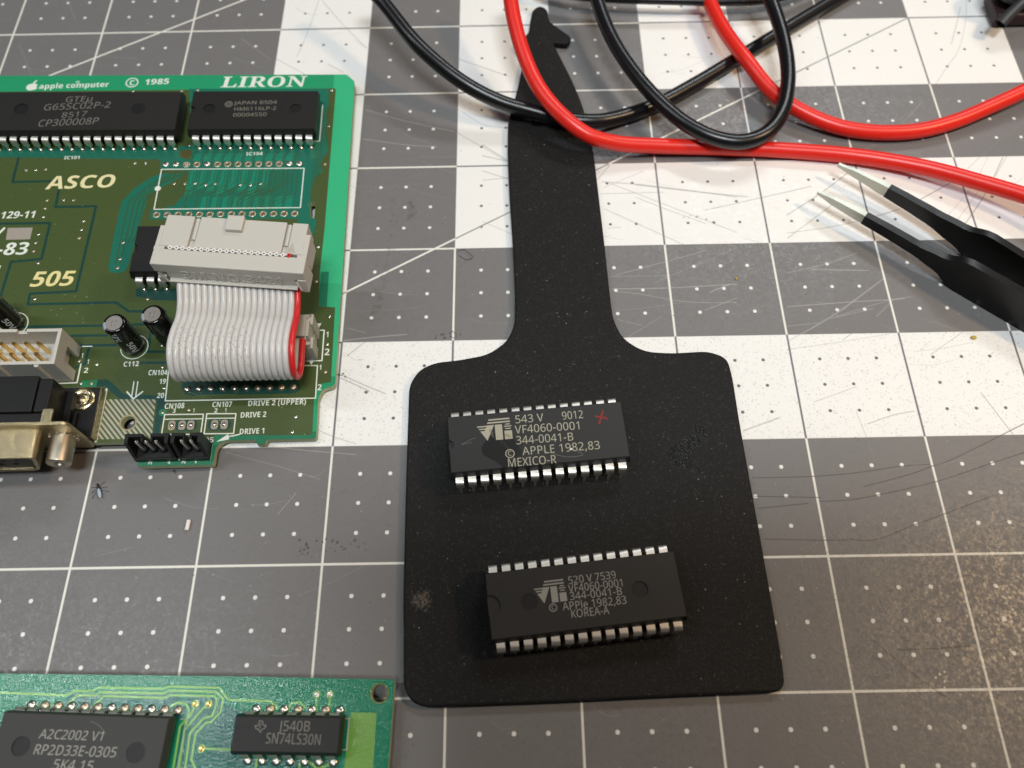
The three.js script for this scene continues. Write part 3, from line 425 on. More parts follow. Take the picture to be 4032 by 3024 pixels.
  for (let i = 0; i < vias.length; i += 2) part('via', via, i % 3 ? M.solder : M.padRing, board, [vias[i], 0.004, vias[i + 1]]);
  const oval = slab(roundPoly([[-0.75, -1.1], [0.75, -1.1], [0.75, 1.1], [-0.75, 1.1]], 0.7), 0.06).translate(0, 0.064, 0);
  for (const x of [11.5, 13.65, 15.5, 20.5, 22.55]) { part('pad', oval, M.padRing, board, [x, 0, 54.95]); part('solder_joint', domeG(0.5, 0.35), M.solder, board, [x, 0.06, 54.95]); }

  // three chips soldered to the board
  const text = 'rgb(112,110,104)';
  fillDip(b1, {
    bodyName: 'chip', at: [-22.55, 0, -27.75], n: 20, pitch: 2.54, x0: -24.07, L: 52.2, W: 13.2, y0: 1.5, y1: 5.4, sh: 3.4, row: 7.75, foot: 7.62, yf: -0.2, base: 'rgb(36,35,34)', rough: 0.5, dimples: [[-12.6, -0.5, 1.75, 0.2], [15.9, -0.5, 1.7, 0.06]],
    map: ([x, z]) => [x + 22.2, z + 28.25],
    draw(S) { S.text('GTEµ', [-24.8, -31.0], [-17.9, -31.3], 1.75, text, 'sans-serif', '', 0.12); S.text('G65SC02P-2', [-29.6, -28.3], [-13.2, -29.2], 2.0, text, 'sans-serif', '', 0.12); S.text('8517', [-24.7, -25.9], [-18.5, -26.4], 1.7, text, 'sans-serif', '', 0.12); S.text('CP300008P', [-29.9, -23.1], [-15.3, -23.9], 2.1, text, 'sans-serif', '', 0.15); },
  });
  fillDip(b1, {
    bodyName: 'chip', at: [21.75, 0, -27.85], n: 12, pitch: 2.54, x0: -13.97, L: 31.7, W: 13.2, y0: 1.5, y1: 5.4, sh: 3.4, row: 7.75, foot: 7.62, yf: -0.2, base: 'rgb(33,32,31)', rough: 0.48, notch: 'round', notchR: 1.3, dimples: [[-10.9, -0.3, 1.5, 0.25], [10.5, -0.3, 1.45, 0.2]],
    map: ([x, z]) => [x - 21.35, z + 28.4],
    draw(S) { const c = 'rgb(128,124,112)'; S.ring([15.1, -30.2], 0.85, 0.2, c); S.ring([15.1, -30.2], 0.4, 0.18, c); S.text('JAPAN 8504', [16.5, -30.0], [27.1, -30.3], 1.15, c); S.text('HM6116LP-2', [16.5, -28.0], [27.1, -28.3], 1.15, c); S.text('00004550', [16.5, -26.1], [24.9, -26.3], 1.15, c); },
  });
  fillDip(b1, { bodyName: 'chip', at: [17.0, 0, 13.4], n: 14, pitch: 2.54, x0: -16.51, L: 36.8, W: 13.2, y0: 1.5, y1: 5.4, sh: 3.4, row: 7.75, foot: 7.62, yf: -0.2, base: 'rgb(30,29,29)', rough: 0.5, notch: 'round', notchR: 1.25 });
  const fil = domeG(0.62, 0.5);
  for (let i = 0; i < 20; i++) { part('solder_joint', fil, M.solder, board, [-46.62 + i * 2.54, 0.004, -20.1]); if (i < 12) part('solder_joint', fil, M.solder, board, [7.78 + i * 2.54, 0.004, -20.2]); if (i < 5) part('solder_joint', fil, M.solder, board, [0.5 + i * 2.54, 0.004, 21.05]); }

  // electrolytic capacitors
  function cap(x, z, turn, words, h) {
    const pts = [[0, 0.25], [2.2, 0.25], [2.4, 0.4], [2.45, 0.8], [2.32, 1.25], [2.45, 1.7], [2.5, 2.2], [2.5, h - 0.9], [2.42, h - 0.4], [2.2, h - 0.1], [1.85, h], [1.7, h - 0.1]].map((p) => new THREE.Vector2(...p));
    const S2 = new Sheet(0, 15.7, 0, 12, 26); S2.fill('rgb(14,14,14)');
    S2.poly([[0.2, 0], [2.4, 0], [2.4, 12], [0.2, 12]], 'rgb(150,158,172)'); for (const y of [2, 5, 8]) S2.line([[1.3, y], [1.3, y + 1.2]], 0.5, 'rgb(20,20,20)');
    words.forEach(([s, u, v, w, hh]) => S2.text(s, [u, v], [u, v + w], hh, 'rgb(205,210,218)', 'sans-serif', 'bold'));
    const bg = new THREE.LatheGeometry(pts, 40); const p = bg.attributes.position, uv = bg.attributes.uv; for (let i = 0; i < p.count; i++) uv.setY(i, p.getY(i) / 12);
    const c = part('capacitor', bg, std({ name: 'capacitor_sleeve', map: S2.tex(), roughness: 0.14 }), b1, [x, 0, z], [0, turn, 0]);
    part('top_disc', new THREE.CylinderGeometry(1.78, 1.78, 0.1, 32).translate(0, h - 0.12, 0), M.alu, c);
    part('embossed_mark', [[-0.5, -0.35, 0.5], [-0.2, 0.45, 0.6], [0.55, 0.3, 0.3], [0.5, -0.5, 0.35]].map(([a, b, l]) => box(l, 0.05, 0.16, a, h - 0.06, b)), M.solder, c);
  }
  cap(0.65, 35.9, -1.75, [['50V', 5.2, 6.2, 4.2, 1.3], ['2.2', 2.9, 2.2, 3.2, 1.2], ['10V', 4.0, 1.4, 3.4, 1.0]], 11); cap(8.25, 33.9, -1.75, [['50V', 9, 3, 4, 1.2]], 11); cap(-27.0, 29.7, -1.75, [['50V', 5.2, 6.2, 4.2, 1.3], ['10V', 9.2, 7, 3, 1]], 11);

  // shrouded header with gold pins
  {
    const X1 = -10.9, X0 = -41, Z0 = 35.9, Z1 = 44.3, t = 0.75, H = 9;
    const w = [b6(X0, X1 - t, 0.3, H, Z1 - t, Z1, 0.08), b6(X0, -20.2, 0.3, H, Z0, Z0 + t, 0.08), b6(-20.2, -18.2, 0.3, H - 0.9, Z0, Z0 + t), b6(-18.2, X1 - t, 0.3, H, Z0, Z0 + t, 0.08), b6(X0, -12.9, 0.25, 3.5, Z0 + 0.05, Z1 - 0.05),
      b6(X1 - t, X1, 5.6, H, Z0, Z1, 0.06), b6(X1 - t, X1, 0.3, 5.6, Z0, 38.4), b6(X1 - t, X1, 0.3, 5.6, 41.8, Z1)];
    for (const x of [-14.6, -22.4, -30]) w.push(new THREE.CylinderGeometry(0.5, 0.5, H - 0.4, 12).translate(x, H / 2, Z1 + 0.1));
    const hd = part('shrouded_header', w, M.beige, b1);
    const pg = new THREE.CylinderGeometry(0.2, 0.45, 0.5, 4).rotateY(Math.PI / 4).translate(0, 8.35, 0), pb = box(0.64, 5.2, 0.64, 0, 5.5, 0); const pin = join([pg, pb]);
    for (let i = 0; i < 10; i++) for (const z of [38.9, 41.44]) part('pin', pin, M.gold, hd, [-15.6 - i * 2.54, 0, z]);
  }
  // second shrouded header, under the ribbon plug
  part('shrouded_header', [b6(12.2, 41.0, 0.3, 7.6, 32.6, 33.4), b6(12.2, 41.0, 0.3, 7.6, 39.3, 40.0), b6(12.2, 41.0, 0.3, 3.2, 33.2, 39.5), b6(40.3, 41.4, 0.3, 7.6, 32.5, 35.0, 0.08), b6(40.3, 41.4, 0.3, 6.2, 37.4, 40.1, 0.08)], M.beigeDark, b1);

  // small black board-edge connectors
  function edgeConn(a, b, gaps, pins) {
    const side = (x, t) => { const s = shapeOf([[59.4, 0], [59.4, 7], [61.5, 7], [62.75, 1.8], [62.75, 0]]); const g2 = new THREE.ExtrudeGeometry(s, { depth: t, bevelEnabled: false }); g2.rotateY(-Math.PI / 2); g2.translate(x + t, 0, 0); return g2; };
    const gs = [side(a, 0.7), side(b - 0.7, 0.7), b6(a + 0.01, b - 0.01, 0.02, 1.7, 59.42, 62.72), b6(a + 0.02, b - 0.02, 0.03, 1.5, 62.7, 63.05, 0.06)];
    let x = a + 0.02; for (const [g0, g1] of gaps) { gs.push(b6(x, g0, 1.6, 6.97, 59.42, 60.1)); gs.push(b6(g0 - 0.35, g0, 1.6, 6.6, 60.05, 60.9)); gs.push(b6(g1, g1 + 0.35, 1.6, 6.6, 60.05, 60.9)); x = g1; } gs.push(b6(x, b - 0.02, 1.6, 6.97, 59.42, 60.1));
    const c = part('edge_connector', gs, M.blackPlastic, b1);
    const pg = join([new THREE.CylinderGeometry(0.14, 0.3, 0.4, 4).rotateY(Math.PI / 4).translate(0, 6.9, 0), box(0.46, 5.6, 0.46, 0, 3.9, 0)]);
    for (const p of pins) { part('pin', pg, M.pin, c, [p, 0, 61.1]); part('boss', new THREE.CylinderGeometry(0.55, 0.7, 1.2, 16).translate(0, 2.0, 0), M.blackPlastic, c, [p, 0, 61.1]); }
  }
  edgeConn(5.35, 14.0, [[8.75, 10.35]], [7.65, 9.6, 11.55]); edgeConn(14.55, 20.6, [[17.1, 18.2]], [16.65, 18.55]);

  // metal-shelled connector at the lower left
  {
    const body = part('shell_connector', [b6(-60, -12.5, 0.05, 10.4, 47.6, 55.6, 0.25), b6(-12.3, -9.5, 0.05, 10.3, 48.2, 55.6, 0.35), b6(-60, -9.5, 0.06, 9.4, 55.5, 58.3, 0.15), b6(-9.5, -8.2, 0.05, 4.2, 48.4, 58.0, 0.1), b6(-7.9, -7.3, 0.05, 3.2, 52.8, 58.0, 0.1), b6(-12.2, -4.0, 0.02, 2.0, 46.6, 58.3, 0.2)], M.blackPlastic, b1);
    const plate = slab(roundPoly([[-60, -1.5], [-4.3, -1.5], [-4.3, 11.6], [-60, 11.6]], 1.2), 0.6).rotateX(-Math.PI / 2); // upright: x, y
    plate.translate(0, 0, 59);
    const fl = new THREE.ExtrudeGeometry(roundPoly([[-60, -1.5], [-4.4, -1.5], [-4.4, 11.6], [-60, 11.6]], 1.3), { depth: 0.5, bevelEnabled: true, bevelSize: 0.12, bevelThickness: 0.12, bevelSegments: 2 }).translate(0, 0, 58.4);
    part('flange', [fl, b6(-9.4, -7.4, 11.3, 11.9, 55.6, 58.6, 0.12)], M.shell, body);
    const outer = roundPoly([[-60, 9.4], [-10.4, 9.4], [-13.0, 1.7], [-60, 1.7]], 1.8), inner = roundPoly([[-59.6, 8.9], [-11.05, 8.9], [-13.4, 2.2], [-59.6, 2.2]], 1.4);
    outer.holes.push(inner);
    part('shell', new THREE.ExtrudeGeometry(outer, { depth: 5.9, bevelEnabled: true, bevelSize: 0.15, bevelThickness: 0.15, bevelSegments: 2 }).translate(0, 0, 59), M.shell, body);
    const face = roundPoly([[-59.6, 8.8], [-11.15, 8.8], [-13.45, 2.3], [-59.6, 2.3]], 1.4);
    for (let i = 0; i < 9; i++) for (const [y, dx] of [[6.9, 0], [4.2, -1.4]]) { const h = new THREE.Path(); h.absarc(-15.2 + dx - i * 2.77, y, 0.55, 0, 6.2832, true); face.holes.push(h); }
    part('socket_face', new THREE.ExtrudeGeometry(face, { depth: 5.2, bevelEnabled: false }).translate(0, 0, 59.2), M.blackPlastic, body);
    const pp = [[0, 0], [2.0, 0], [2.35, 0.3], [2.35, 5.6], [2.15, 6.0], [1.3, 6.0], [1.05, 5.7], [1.05, 3], [0, 3]].map((q) => new THREE.Vector2(...q));
    part('jack_post', new THREE.LatheGeometry(pp, 6 * 5).rotateX(Math.PI / 2).translate(-7.9, 4.9, 58.9), M.post, body);
    part('lock_washer', Array.from({ length: 14 }, (_, k) => box(0.7, 0.5, 0.3, 0, 2.55, 0, 0.05).rotateZ((k * Math.PI) / 7)).map((q) => q.translate(-7.9, 4.9, 59.15)), M.post, body);
    part('eyelet', new THREE.LatheGeometry([[0, 2.75], [0.8, 2.7], [1.25, 2.35], [1.35, 2.1], [1.6, 2.35], [2.1, 2.45], [2.55, 2.25], [2.65, 2.0]].map((q) => new THREE.Vector2(...q)), 32).translate(-7.3, 0, 49.3), M.shell, body); part('rivet', new THREE.SphereGeometry(1.25, 20, 8, 0, 6.2832, 0, 1.5708).scale(1, 0.5, 1).translate(-7.3, 1.95, 49.3), M.post, body);
    part('bracket_edge', [b6(-3.98, -3.6, 0.02, 2.1, 46.7, 58.2, 0.08)], M.shell, body);
    part('paint_mark', [[-25.5, 49.6, -24.6, 51.4], [-24.2, 49.4, -24.8, 51.6], [-25.8, 51.6, -24.0, 51.4], [-25, 53, -24.3, 55]].map(([a, b, c, d]) => stick([a, 10.42, b], [c, 10.42, d], 0.14)), M.white, body);
  }
}

/* ------------------------------------------------------------------ ribbon cable with its two plugs */
{
  const rc = thing('ribbon_cable', 'folded grey ribbon cable with a beige plug and one red edge wire', 'ribbon cable', [4.3, 4.99, -58.73]);
  rc.rotation.copy(b1.rotation);
  const path = [[24.5, 17.2], [27, 17.2], [30, 16.7], [34, 15.0], [37, 14.8], [41, 16.2], [44.5, 16.7], [47.2, 15.6], [48.8, 13.6], [49.1, 11.6], [48.6, 9.8], [47.2, 8.4], [44.8, 7.7], [42, 8.0], [39, 8.2]];
  const dirt = new Sheet(0, 1, 0, 1, 256); dirt.fill('rgb(205,203,199)'); for (let i = 0; i < 46; i++) { const q = [0.40 + rnd() * 0.2, rnd()]; dirt.line([q, [q[0] + rnd() * 0.006, q[1] + 0.03]], 0.004 + rnd() * 0.006, 'rgba(90,88,86,0.5)'); }
  const sg = sm(tube(path.map(([z, y]) => [0, y, z]), 0.655, 90, 14)); sg.userData.scaled = true;
  const clean = M.strand, dt = dirt.tex(), dirty = [0, 1, 2, 3].map((k) => { const t = dt.clone(); t.wrapS = t.wrapT = THREE.RepeatWrapping; t.offset.set(k * 0.013 - 0.02, k * 0.27 + 0.1); return std({ name: 'grey_vinyl_marked', color: lin(0.97, 0.97, 0.97), map: t, roughness: 0.33 }); });
  for (let k = 0; k < 20; k++) { const x = 27.6 + (k - 9.5) * 1.27, m = part('conductor', sg, k === 19 ? M.strandRed : k > 0 && k < 13 && k !== 5 ? dirty[(k * 7) % 4] : clean, rc, [x, 0, 0]); if (k === 19) m.userData.label = 'red edge conductor'; }
  // upper plug: own frame, turned a little; x along, z from mating face to back
  const th = -0.092, up = part('plug', [
    b6(-14.6, -8.9, 17.3, 23.0, 0, 7.6, 0.18), b6(-7.6, 10.2, 17.3, 23.0, 0, 7.6, 0.15), b6(11.4, 14.6, 17.3, 23.0, 0, 7.6, 0.18), b6(-14.5, 14.5, 17.35, 22.1, 0.05, 7.55), b6(-15.5, -10.6, 17.3, 22.9, 2.6, 7.7, 0.2), b6(12.6, 15.5, 17.3, 22.9, 2.6, 7.7, 0.2),
    new THREE.CylinderGeometry(0.5, 0.5, 5.2, 14).rotateX(Math.PI / 2).translate(-8.25, 22.2, 2.9), new THREE.CylinderGeometry(0.5, 0.5, 5.2, 14).rotateX(Math.PI / 2).translate(10.8, 22.2, 2.9),
  ], M.beige, rc, [27.95, 0, 18.5], [0, th, 0]);
  part('polarizing_key', [b6(-1.9, 1.6, 22.4, 24.0, -0.25, 3.4, 0.25)], M.beige, up);
  part('plug_cap', [b6(-15.5, 15.5, 20.0, 22.95, 8.3, 12.1, 0.25), b6(-15.5, -13.4, 19.4, 22.9, 7.72, 8.5), b6(13.6, 15.5, 19.4, 22.9, 7.72, 8.5), b6(-13.4, 13.6, 18.6, 21.8, 7.72, 8.5), b6(-13.2, 13.2, 17.9, 20.1, 8.6, 12.0, 0.1), b6(-13.0, 13.4, 17.5, 17.9, 8.6, 12.9, 0.1), b6(-15.4, -13.6, 16.4, 18.4, 8.0, 12.3, 0.2), b6(13.7, 15.5, 16.0, 20.4, 8.0, 12.3, 0.2)], M.beige, up);
  part('latch', stick([-14.6, 20.2, 12.3], [-13.3, 17.6, 12.7], 0.28), M.pin, up); part('latch', stick([13.6, 20.2, 12.2], [14.2, 17.4, 12.6], 0.28), M.pin, up);
  part('arrow_mark', [new THREE.ExtrudeGeometry(shapeOf([[-0.8, 7.2], [0.8, 7.2], [0.0, 4.9]]), { depth: 0.06, bevelEnabled: false }).rotateX(Math.PI / 2).translate(12.2, 23.06, 0)], M.beigeDark, up);
  const rg = new THREE.TorusGeometry(0.42, 0.21, 8, 4).rotateX(Math.PI / 2), rl = new THREE.BoxGeometry(0.5, 0.4, 0.26), endMat = std({ name: 'cut_vinyl', color: lin(0.76, 0.74, 0.70), roughness: 0.4 }), ends = join([rg, rl.clone().translate(0.68, 0, 0)]);
  for (let k = 0; k < 20; k++) part('wire_end', k === 19 ? new THREE.TorusGeometry(0.42, 0.21, 8, 4).rotateX(Math.PI / 2) : ends, k === 19 ? M.strandRed : endMat, up, [-12.2 + k * 1.27, 22.95, 8.0]);
  part('end_slot', [b6(-13.3, 13.5, 22.55, 22.6, 7.72, 8.3)], std({ color: lin(0.12, 0.1, 0.09), roughness: 0.8 }), up);
  const tg = new TextGeometry('3M NO.3421', { font, size: 2.85, depth: 0.3, curveSegments: 4, bevelEnabled: false }); tg.computeBoundingBox(); const tw = tg.boundingBox.max.x; tg.scale(20.6 / tw, 1, 1);
  part('embossed_text', tg.translate(-10.2, 17.98, 11.9), M.beige, up);
  // lower plug, seated in its header
  part('plug', [b6(12.4, 40.4, 3.4, 8.6, 33.5, 39.2, 0.15), b6(13.2, 40.3, 7.0, 9.6, 33.7, 38.9, 0.2), b6(39.6, 40.9, 4, 9.0, 34.6, 38.6, 0.12)], M.beigeDark, rc);
}

/* ------------------------------------------------------------------ second board at the lower left */
{
  const th = -0.0327, cx = 67.12, cz = 47.8, lc = local(cx, cz, th);
  const b2 = thing('circuit_board', 'glossy green circuit board with pale green tracks cut off by the bottom edge', 'circuit board', [cx, 4.0, cz], th);
  const sh = shapeOf([[-90, 0.4], [-30, 0], [0, 0], [0.2, 45], [-90, 45]]);
  const q = lc([64.45, 50.15]); const hp = new THREE.Path(); hp.absarc(q[0], q[1], 1.5, 0, 6.2832, true); sh.holes.push(hp);
  const g = slab(sh, 1.6, 0, 16), S = new Sheet(-80, 0.6, -0.6, 21.4, 24); S.map = lc;
  const GR = 'rgb(24,126,94)', PL = 'rgb(132,184,92)';
  S.fill(GR);
  const bl = (p) => S.poly(p, 'rgb(34,104,92)'); bl([[29, 49.7], [34, 50.2], [36, 51.5], [40, 53], [40, 63], [29, 63]]); bl([[8, 49.4], [27, 49.6], [30, 52], [29, 54], [5, 52.6]]); bl([[40, 60.4], [58, 61], [58, 63], [40, 63]]);
  const tr = (p, w = 0.38) => S.line(p, w, PL);
  tr([[-9, 48.8], [-5.5, 49], [7, 49.7], [8.2, 48.9], [11.4, 49], [12.6, 48.4], [24.4, 48.8], [25.7, 48.4], [34.9, 48.8], [36.85, 50.9], [44.6, 51.2], [46, 52.4]]);
  tr([[7.6, 51.1], [8.9, 49.7], [12.1, 49.8], [13.15, 49.2], [24.7, 49.6], [25.8, 49.1], [34.4, 49.5], [35.8, 50.7], [35.7, 52.9], [34.2, 54.6], [33.3, 54.7], [31.7, 56.5], [31.6, 60.7], [32.5, 62], [33, 66]]);
  tr([[12.4, 51.4], [13.8, 49.9], [24.9, 50.4], [26, 49.9], [34.1, 50.2], [34.75, 50.8], [34.6, 52.5], [34.2, 53.6], [32.8, 53.9], [30.7, 56.3], [30.7, 61.3], [31, 66]]);
  tr([[30.9, 51.5], [30.4, 53.2], [28.7, 55.2], [28.6, 66]]); tr([[33.35, 51.6], [32.3, 52.3], [29.6, 55.9], [29.7, 66]]); tr([[26.4, 51.8], [27.6, 51.2], [29.2, 51.5], [29.9, 52.6], [29.8, 54.8]]);
  tr([[52.9, 50.2], [53, 53]]); tr([[55.4, 50.2], [55.5, 53.2]]); tr([[47.9, 52.9], [48.45, 51.6], [49.95, 51.4], [51.1, 52.4]], 0.36); tr([[33.2, 58.9], [38.2, 59.2], [41, 59.4]], 0.36); tr([[43.4, 60.2], [43.2, 62.4], [42, 64]]); tr([[51.2, 60.6], [50.9, 62.5], [50, 64]]); tr([[52.5, 61.2], [54, 62.4], [56, 61.9], [56.6, 60.8]]);
  for (const p of [[30.86, 51.53], [33.35, 51.57], [33.18, 58.94], [52.91, 50.18], [55.36, 50.21]]) S.dot(p, 0.72, PL);
  S.poly([[59.45, 53.3], [64.1, 53.45], [64.0, 66], [58.7, 66]], 'rgb(116,166,76)');
  S.loop([[57, 54.3], [59.2, 54.35], [59.1, 59.5], [57, 59.4]], 0.2, 'rgb(190,190,180)'); S.line([[28.6, 54], [29.6, 54.1], [29.2, 66]], 0.18, 'rgb(170,176,160)');
  S.ring([64.45, 50.15], 1.65, 0.3, 'rgb(110,120,60)'); S.speckle(160, ['rgba(150,190,160,0.4)'], 0.03, 0.07);
  S.map = (p) => p; planarUV(g, -80, 0.6, -0.6, 21.4);
  const bump = noiseTex(256, [[60, 1], [14, 1]], 0, 1, 12, 4);
  const board = part('board', g, [std({ name: 'gloss_solder_mask', map: S.tex(), roughness: 0.1, bumpMap: bump, bumpScale: 0.00003 }), M.fr4], b2);
  const rg = new THREE.LatheGeometry([[0, 0.0], [0.22, 0.02], [0.3, 0.12], [0.48, 0.08], [0.52, 0]].map((p) => new THREE.Vector2(...p)), 16);
  for (const p of [[30.86, 51.53], [33.35, 51.57], [33.18, 58.94], [52.91, 50.18], [55.36, 50.21]]) { const l = lc(p); part('via', rg, p[1] < 51 ? M.solder : M.gold, board, [l[0], 0.004, l[1]]); }
  // small 14-pin chip
  const c1 = lc([49.25, 57.0]);
  const ink = 'rgb(122,120,112)';
  const t1 = 0.004, k1 = local(49.25, 57.0, th + t1);
  fillDip(b2, { bodyName: 'chip', at: [c1[0], 0, c1[1]], turn: t1, n: 7, pitch: 2.54, x0: -7.62, L: 19.3, W: 6.6, y0: 0.6, y1: 4.4, sh: 2.5, row: 3.65, foot: 3.85, yf: -0.2, base: 'rgb(36,35,34)', rough: 0.5, notch: 'slot', map: k1,
    draw(S2) { S2.text('J540B', [47.9, 56.4], [53.4, 56.55], 1.65, ink); S2.text('SN74LS30N', [45.7, 58.35], [55.5, 58.75], 1.7, ink); S2.loop([[43.6, 55.5], [44.2, 55.5], [44.3, 54.7], [44.9, 54.8], [45.0, 55.4], [45.6, 55.5], [45.3, 56.0], [44.9, 56.1], [44.7, 56.6], [44.3, 56.1], [43.9, 56.0]], 0.16, ink); S2.line([[44.6, 55.1], [44.5, 55.9]], 0.14, ink); } });
  // wide chip at the left edge
  const cc = lc([13.2, 59.7]), t2 = -0.016, k2 = local(13.2, 59.7, th + t2);
  fillDip(b2, { bodyName: 'chip', at: [cc[0], 0, cc[1]], turn: t2, n: 12, pitch: 2.46, x0: -13.5, L: 30.2, W: 13.6, y0: 0.6, y1: 4.4, sh: 2.5, row: 7.3, foot: 7.6, yf: -0.2, base: 'rgb(56,55,53)', rough: 0.5, dimples: [[-10.1, -1.0, 1.6, 0.2], [10.2, -0.7, 1.65, 0.1]], map: k2,
    draw(S2) { const c = 'rgb(150,148,138)'; S2.text('A2C2002 V1', [5.9, 57.0], [17.5, 57.6], 1.5, c, 'sans-serif', '', 0.1); S2.text('RP2D33E-0305', [5.4, 59.5], [20.1, 60.2], 1.6, c, 'sans-serif', '', 0.1); S2.text('5K4 15', [9.3, 61.9], [16.5, 62.3], 1.6, c, 'sans-serif', '', 0.1); S2.curve([[14.5, 54.4], [16, 55], [17.5, 56.3]], 0.12, 'rgba(150,148,140,0.5)'); } });
  const dome = new THREE.SphereGeometry(0.85, 14, 6, 0, 6.2832, 0, 1.571).scale(1, 0.55, 1);
  for (let i = 0; i < 7; i++) { part('solder_joint', dome, M.solder, board, [c1[0] - 7.4 + i * 2.54, 0.004, c1[1] + 4.2]); part('solder_joint', dome, i % 2 ? M.padRing : M.solder, board, [c1[0] - 7.2 + i * 2.54, 0.004, c1[1] - 4.3]); }
  for (let i = 0; i < 12; i++) part('solder_joint', dome, i % 3 ? M.padRing : M.solder, board, [cc[0] - 12.6 + i * 2.46, 0.004, cc[1] - 8.1 + i * 0.04]);
}

/* ------------------------------------------------------------------ wires */
function wire(name, label, pts, r, m) { const o = part('wire', tube(pts, r, 160, 18), m, scene); top(o, name, label, 'wire'); return o; }
wire('black_wire', 'black wire dropping from the top edge, crossing under the red wire over the strap', [[50.7, 19, -124.3], [57.1, 17, -117], [67.2, 14, -103.4], [78.2, 10, -94.9], [87.6, 7, -91], [95.9, 5.2, -89.3], [103.6, 4.4, -87.4], [112.5, 3.6, -87.1], [120, 2.6, -89.8], [128.9, 2.2, -94], [139.5, 2, -101], [153.2, 2, -110.9], [166, 2, -120.2], [180.8, 2, -130.9], [194.6, 2, -140.7]], 1.9, M.blackWire);
wire('red_wire', 'red wire sweeping from the top over the strap to the tweezers at right', [[90.6, 20, -124.5], [90.8, 17, -116.1], [92.4, 14, -106.9], [94.9, 11.5, -98.7], [98.2, 10, -91.1], [103.3, 8.6, -84.2], [109.6, 6.5, -79.8], [116.7, 4.4, -79], [127.4, 3, -79.1], [142.8, 2.2, -78.9], [160.4, 2, -77.7], [177.4, 2.2, -75.2], [193.3, 3.2, -70.2], [204.8, 4.5, -64.2], [214.5, 6, -58.1], [222.5, 7.5, -51.7]], 1.95, M.redWire);
wire('black_wire', 'black wire hanging in a wide loop whose bend rests over the lower red wire', [[112.8, 12, -134.6], [114.2, 10, -124.2], [117, 9, -112.1], [121.4, 8.5, -100.7], [127.6, 8, -89.8], [134.5, 7.5, -81.6], [141.6, 7, -77.4], [147.8, 6.8, -76.5], [153.9, 7, -78.9], [158.5, 7.5, -84.8], [161.3, 8.2, -93.5], [162.2, 9, -101.6], [161.9, 10, -110.6], [160.6, 11, -119.9], [158, 13, -129.2]], 1.9, M.blackWire);
wire('red_wire', 'red wire sagging in a curve behind the black loop towards the upper right edge', [[145, 5, -143], [146.2, 4.8, -130.2], [148.7, 5.6, -116.8], [153, 6.2, -104.5], [158.7, 4.6, -95], [166, 3.4, -89], [174.4, 2.6, -84.8], [183.7, 2.2, -83], [194.5, 2.2, -83.2], [204.4, 2.6, -85.7], [214.6, 3.4, -89.9], [225.7, 4.5, -94.9], [238.2, 6, -101.2]], 1.95, M.redWire);
wire('black_wire', 'thin black cable lying along the very top edge of the mat behind the loops', [[93.2, 5, -141.3], [99, 5, -135.7], [107.5, 5, -132.6], [119.1, 5, -130.8], [136, 5, -129.5], [150.3, 4.5, -129.3], [162.1, 4.2, -130.1], [171.7, 4.2, -132.9], [181.9, 4.2, -138.8]], 1.1, M.blackWire);

/* ------------------------------------------------------------------ tweezers */
{
  const tw = thing('tweezers', 'black coated tweezers with bare metal tips lying on their side at the right edge', 'tweezers', [0, 0, 0]);
  const coat = std({ name: 'black_coating', color: lin(0.005, 0.005, 0.005), roughness: 0.34, specularIntensity: 0.6 }), steel = std({ name: 'bare_steel', color: lin(0.50, 0.51, 0.44), metalness: 0.85, roughness: 0.42 });
  const arm = (rows, cut) => { // rows: x, z, half height, half thickness, all about y = 5
    const build = (r) => { const d = (i) => { const a = r[Math.max(0, i - 1)], c = r[Math.min(r.length - 1, i + 1)]; return V(c[0] - a[0], 0, c[1] - a[1]).normalize(); }; return strip(r.map(([x, z, h, t]) => [x, 5.0, z, h, t]), V(0, 1, 0), (i) => { const q = d(i); return V(-q.z, 0, q.x); }); };
    const a = part('arm', build(rows.slice(cut)), coat, tw); part('tip', build(rows.slice(0, cut + 1).map((r, i) => (i === cut ? [r[0], r[1], r[2] * 0.96, r[3] * 0.9] : r))), steel, a);
  };
  const fine = (rows, n) => { const c = new THREE.CatmullRomCurve3(rows.map((r) => V(r[0], 0, r[1])), false, 'centripetal'), out = []; const m = rows.length - 1; for (let i = 0; i <= m * n; i++) { const t = i / (m * n), p = c.getPoint(t), k = Math.min(m - 1, Math.floor(t * m)), f = t * m - k, s = f * f * (3 - 2 * f); out.push([p.x, p.z, rows[k][2] + (rows[k + 1][2] - rows[k][2]) * s, rows[k][3] + (rows[k + 1][3] - rows[k][3]) * f]); } return out; };
  arm(fine([[164.3, -61.9, 0.45, 0.35], [168.6, -58.3, 1.1, 0.5], [174.0, -54.0, 1.4, 0.8], [179.0, -49.8, 1.5, 0.85], [184.0, -45.4, 1.6, 0.9], [188.6, -41.3, 2.4, 0.9], [193.2, -37.2, 5.0, 0.9], [204.4, -27.6, 5.0, 0.9], [225, -9.5, 5.0, 0.9], [250, 12.5, 5, 0.9]], 4), 8);
  arm(fine([[170.9, -70.2, 0.45, 0.35], [175.6, -66.6, 1.1, 0.5], [181.2, -62.0, 1.6, 0.8], [185.4, -58.3, 1.75, 0.85], [190.0, -54.0, 2.0, 0.9], [195.0, -48.9, 2.9, 0.9], [199.6, -44.4, 5.0, 0.9], [208.6, -35.4, 5.0, 0.9], [228, -15.5, 5.0, 0.9], [251.6, 11.2, 5, 0.9]], 4), 8);
}

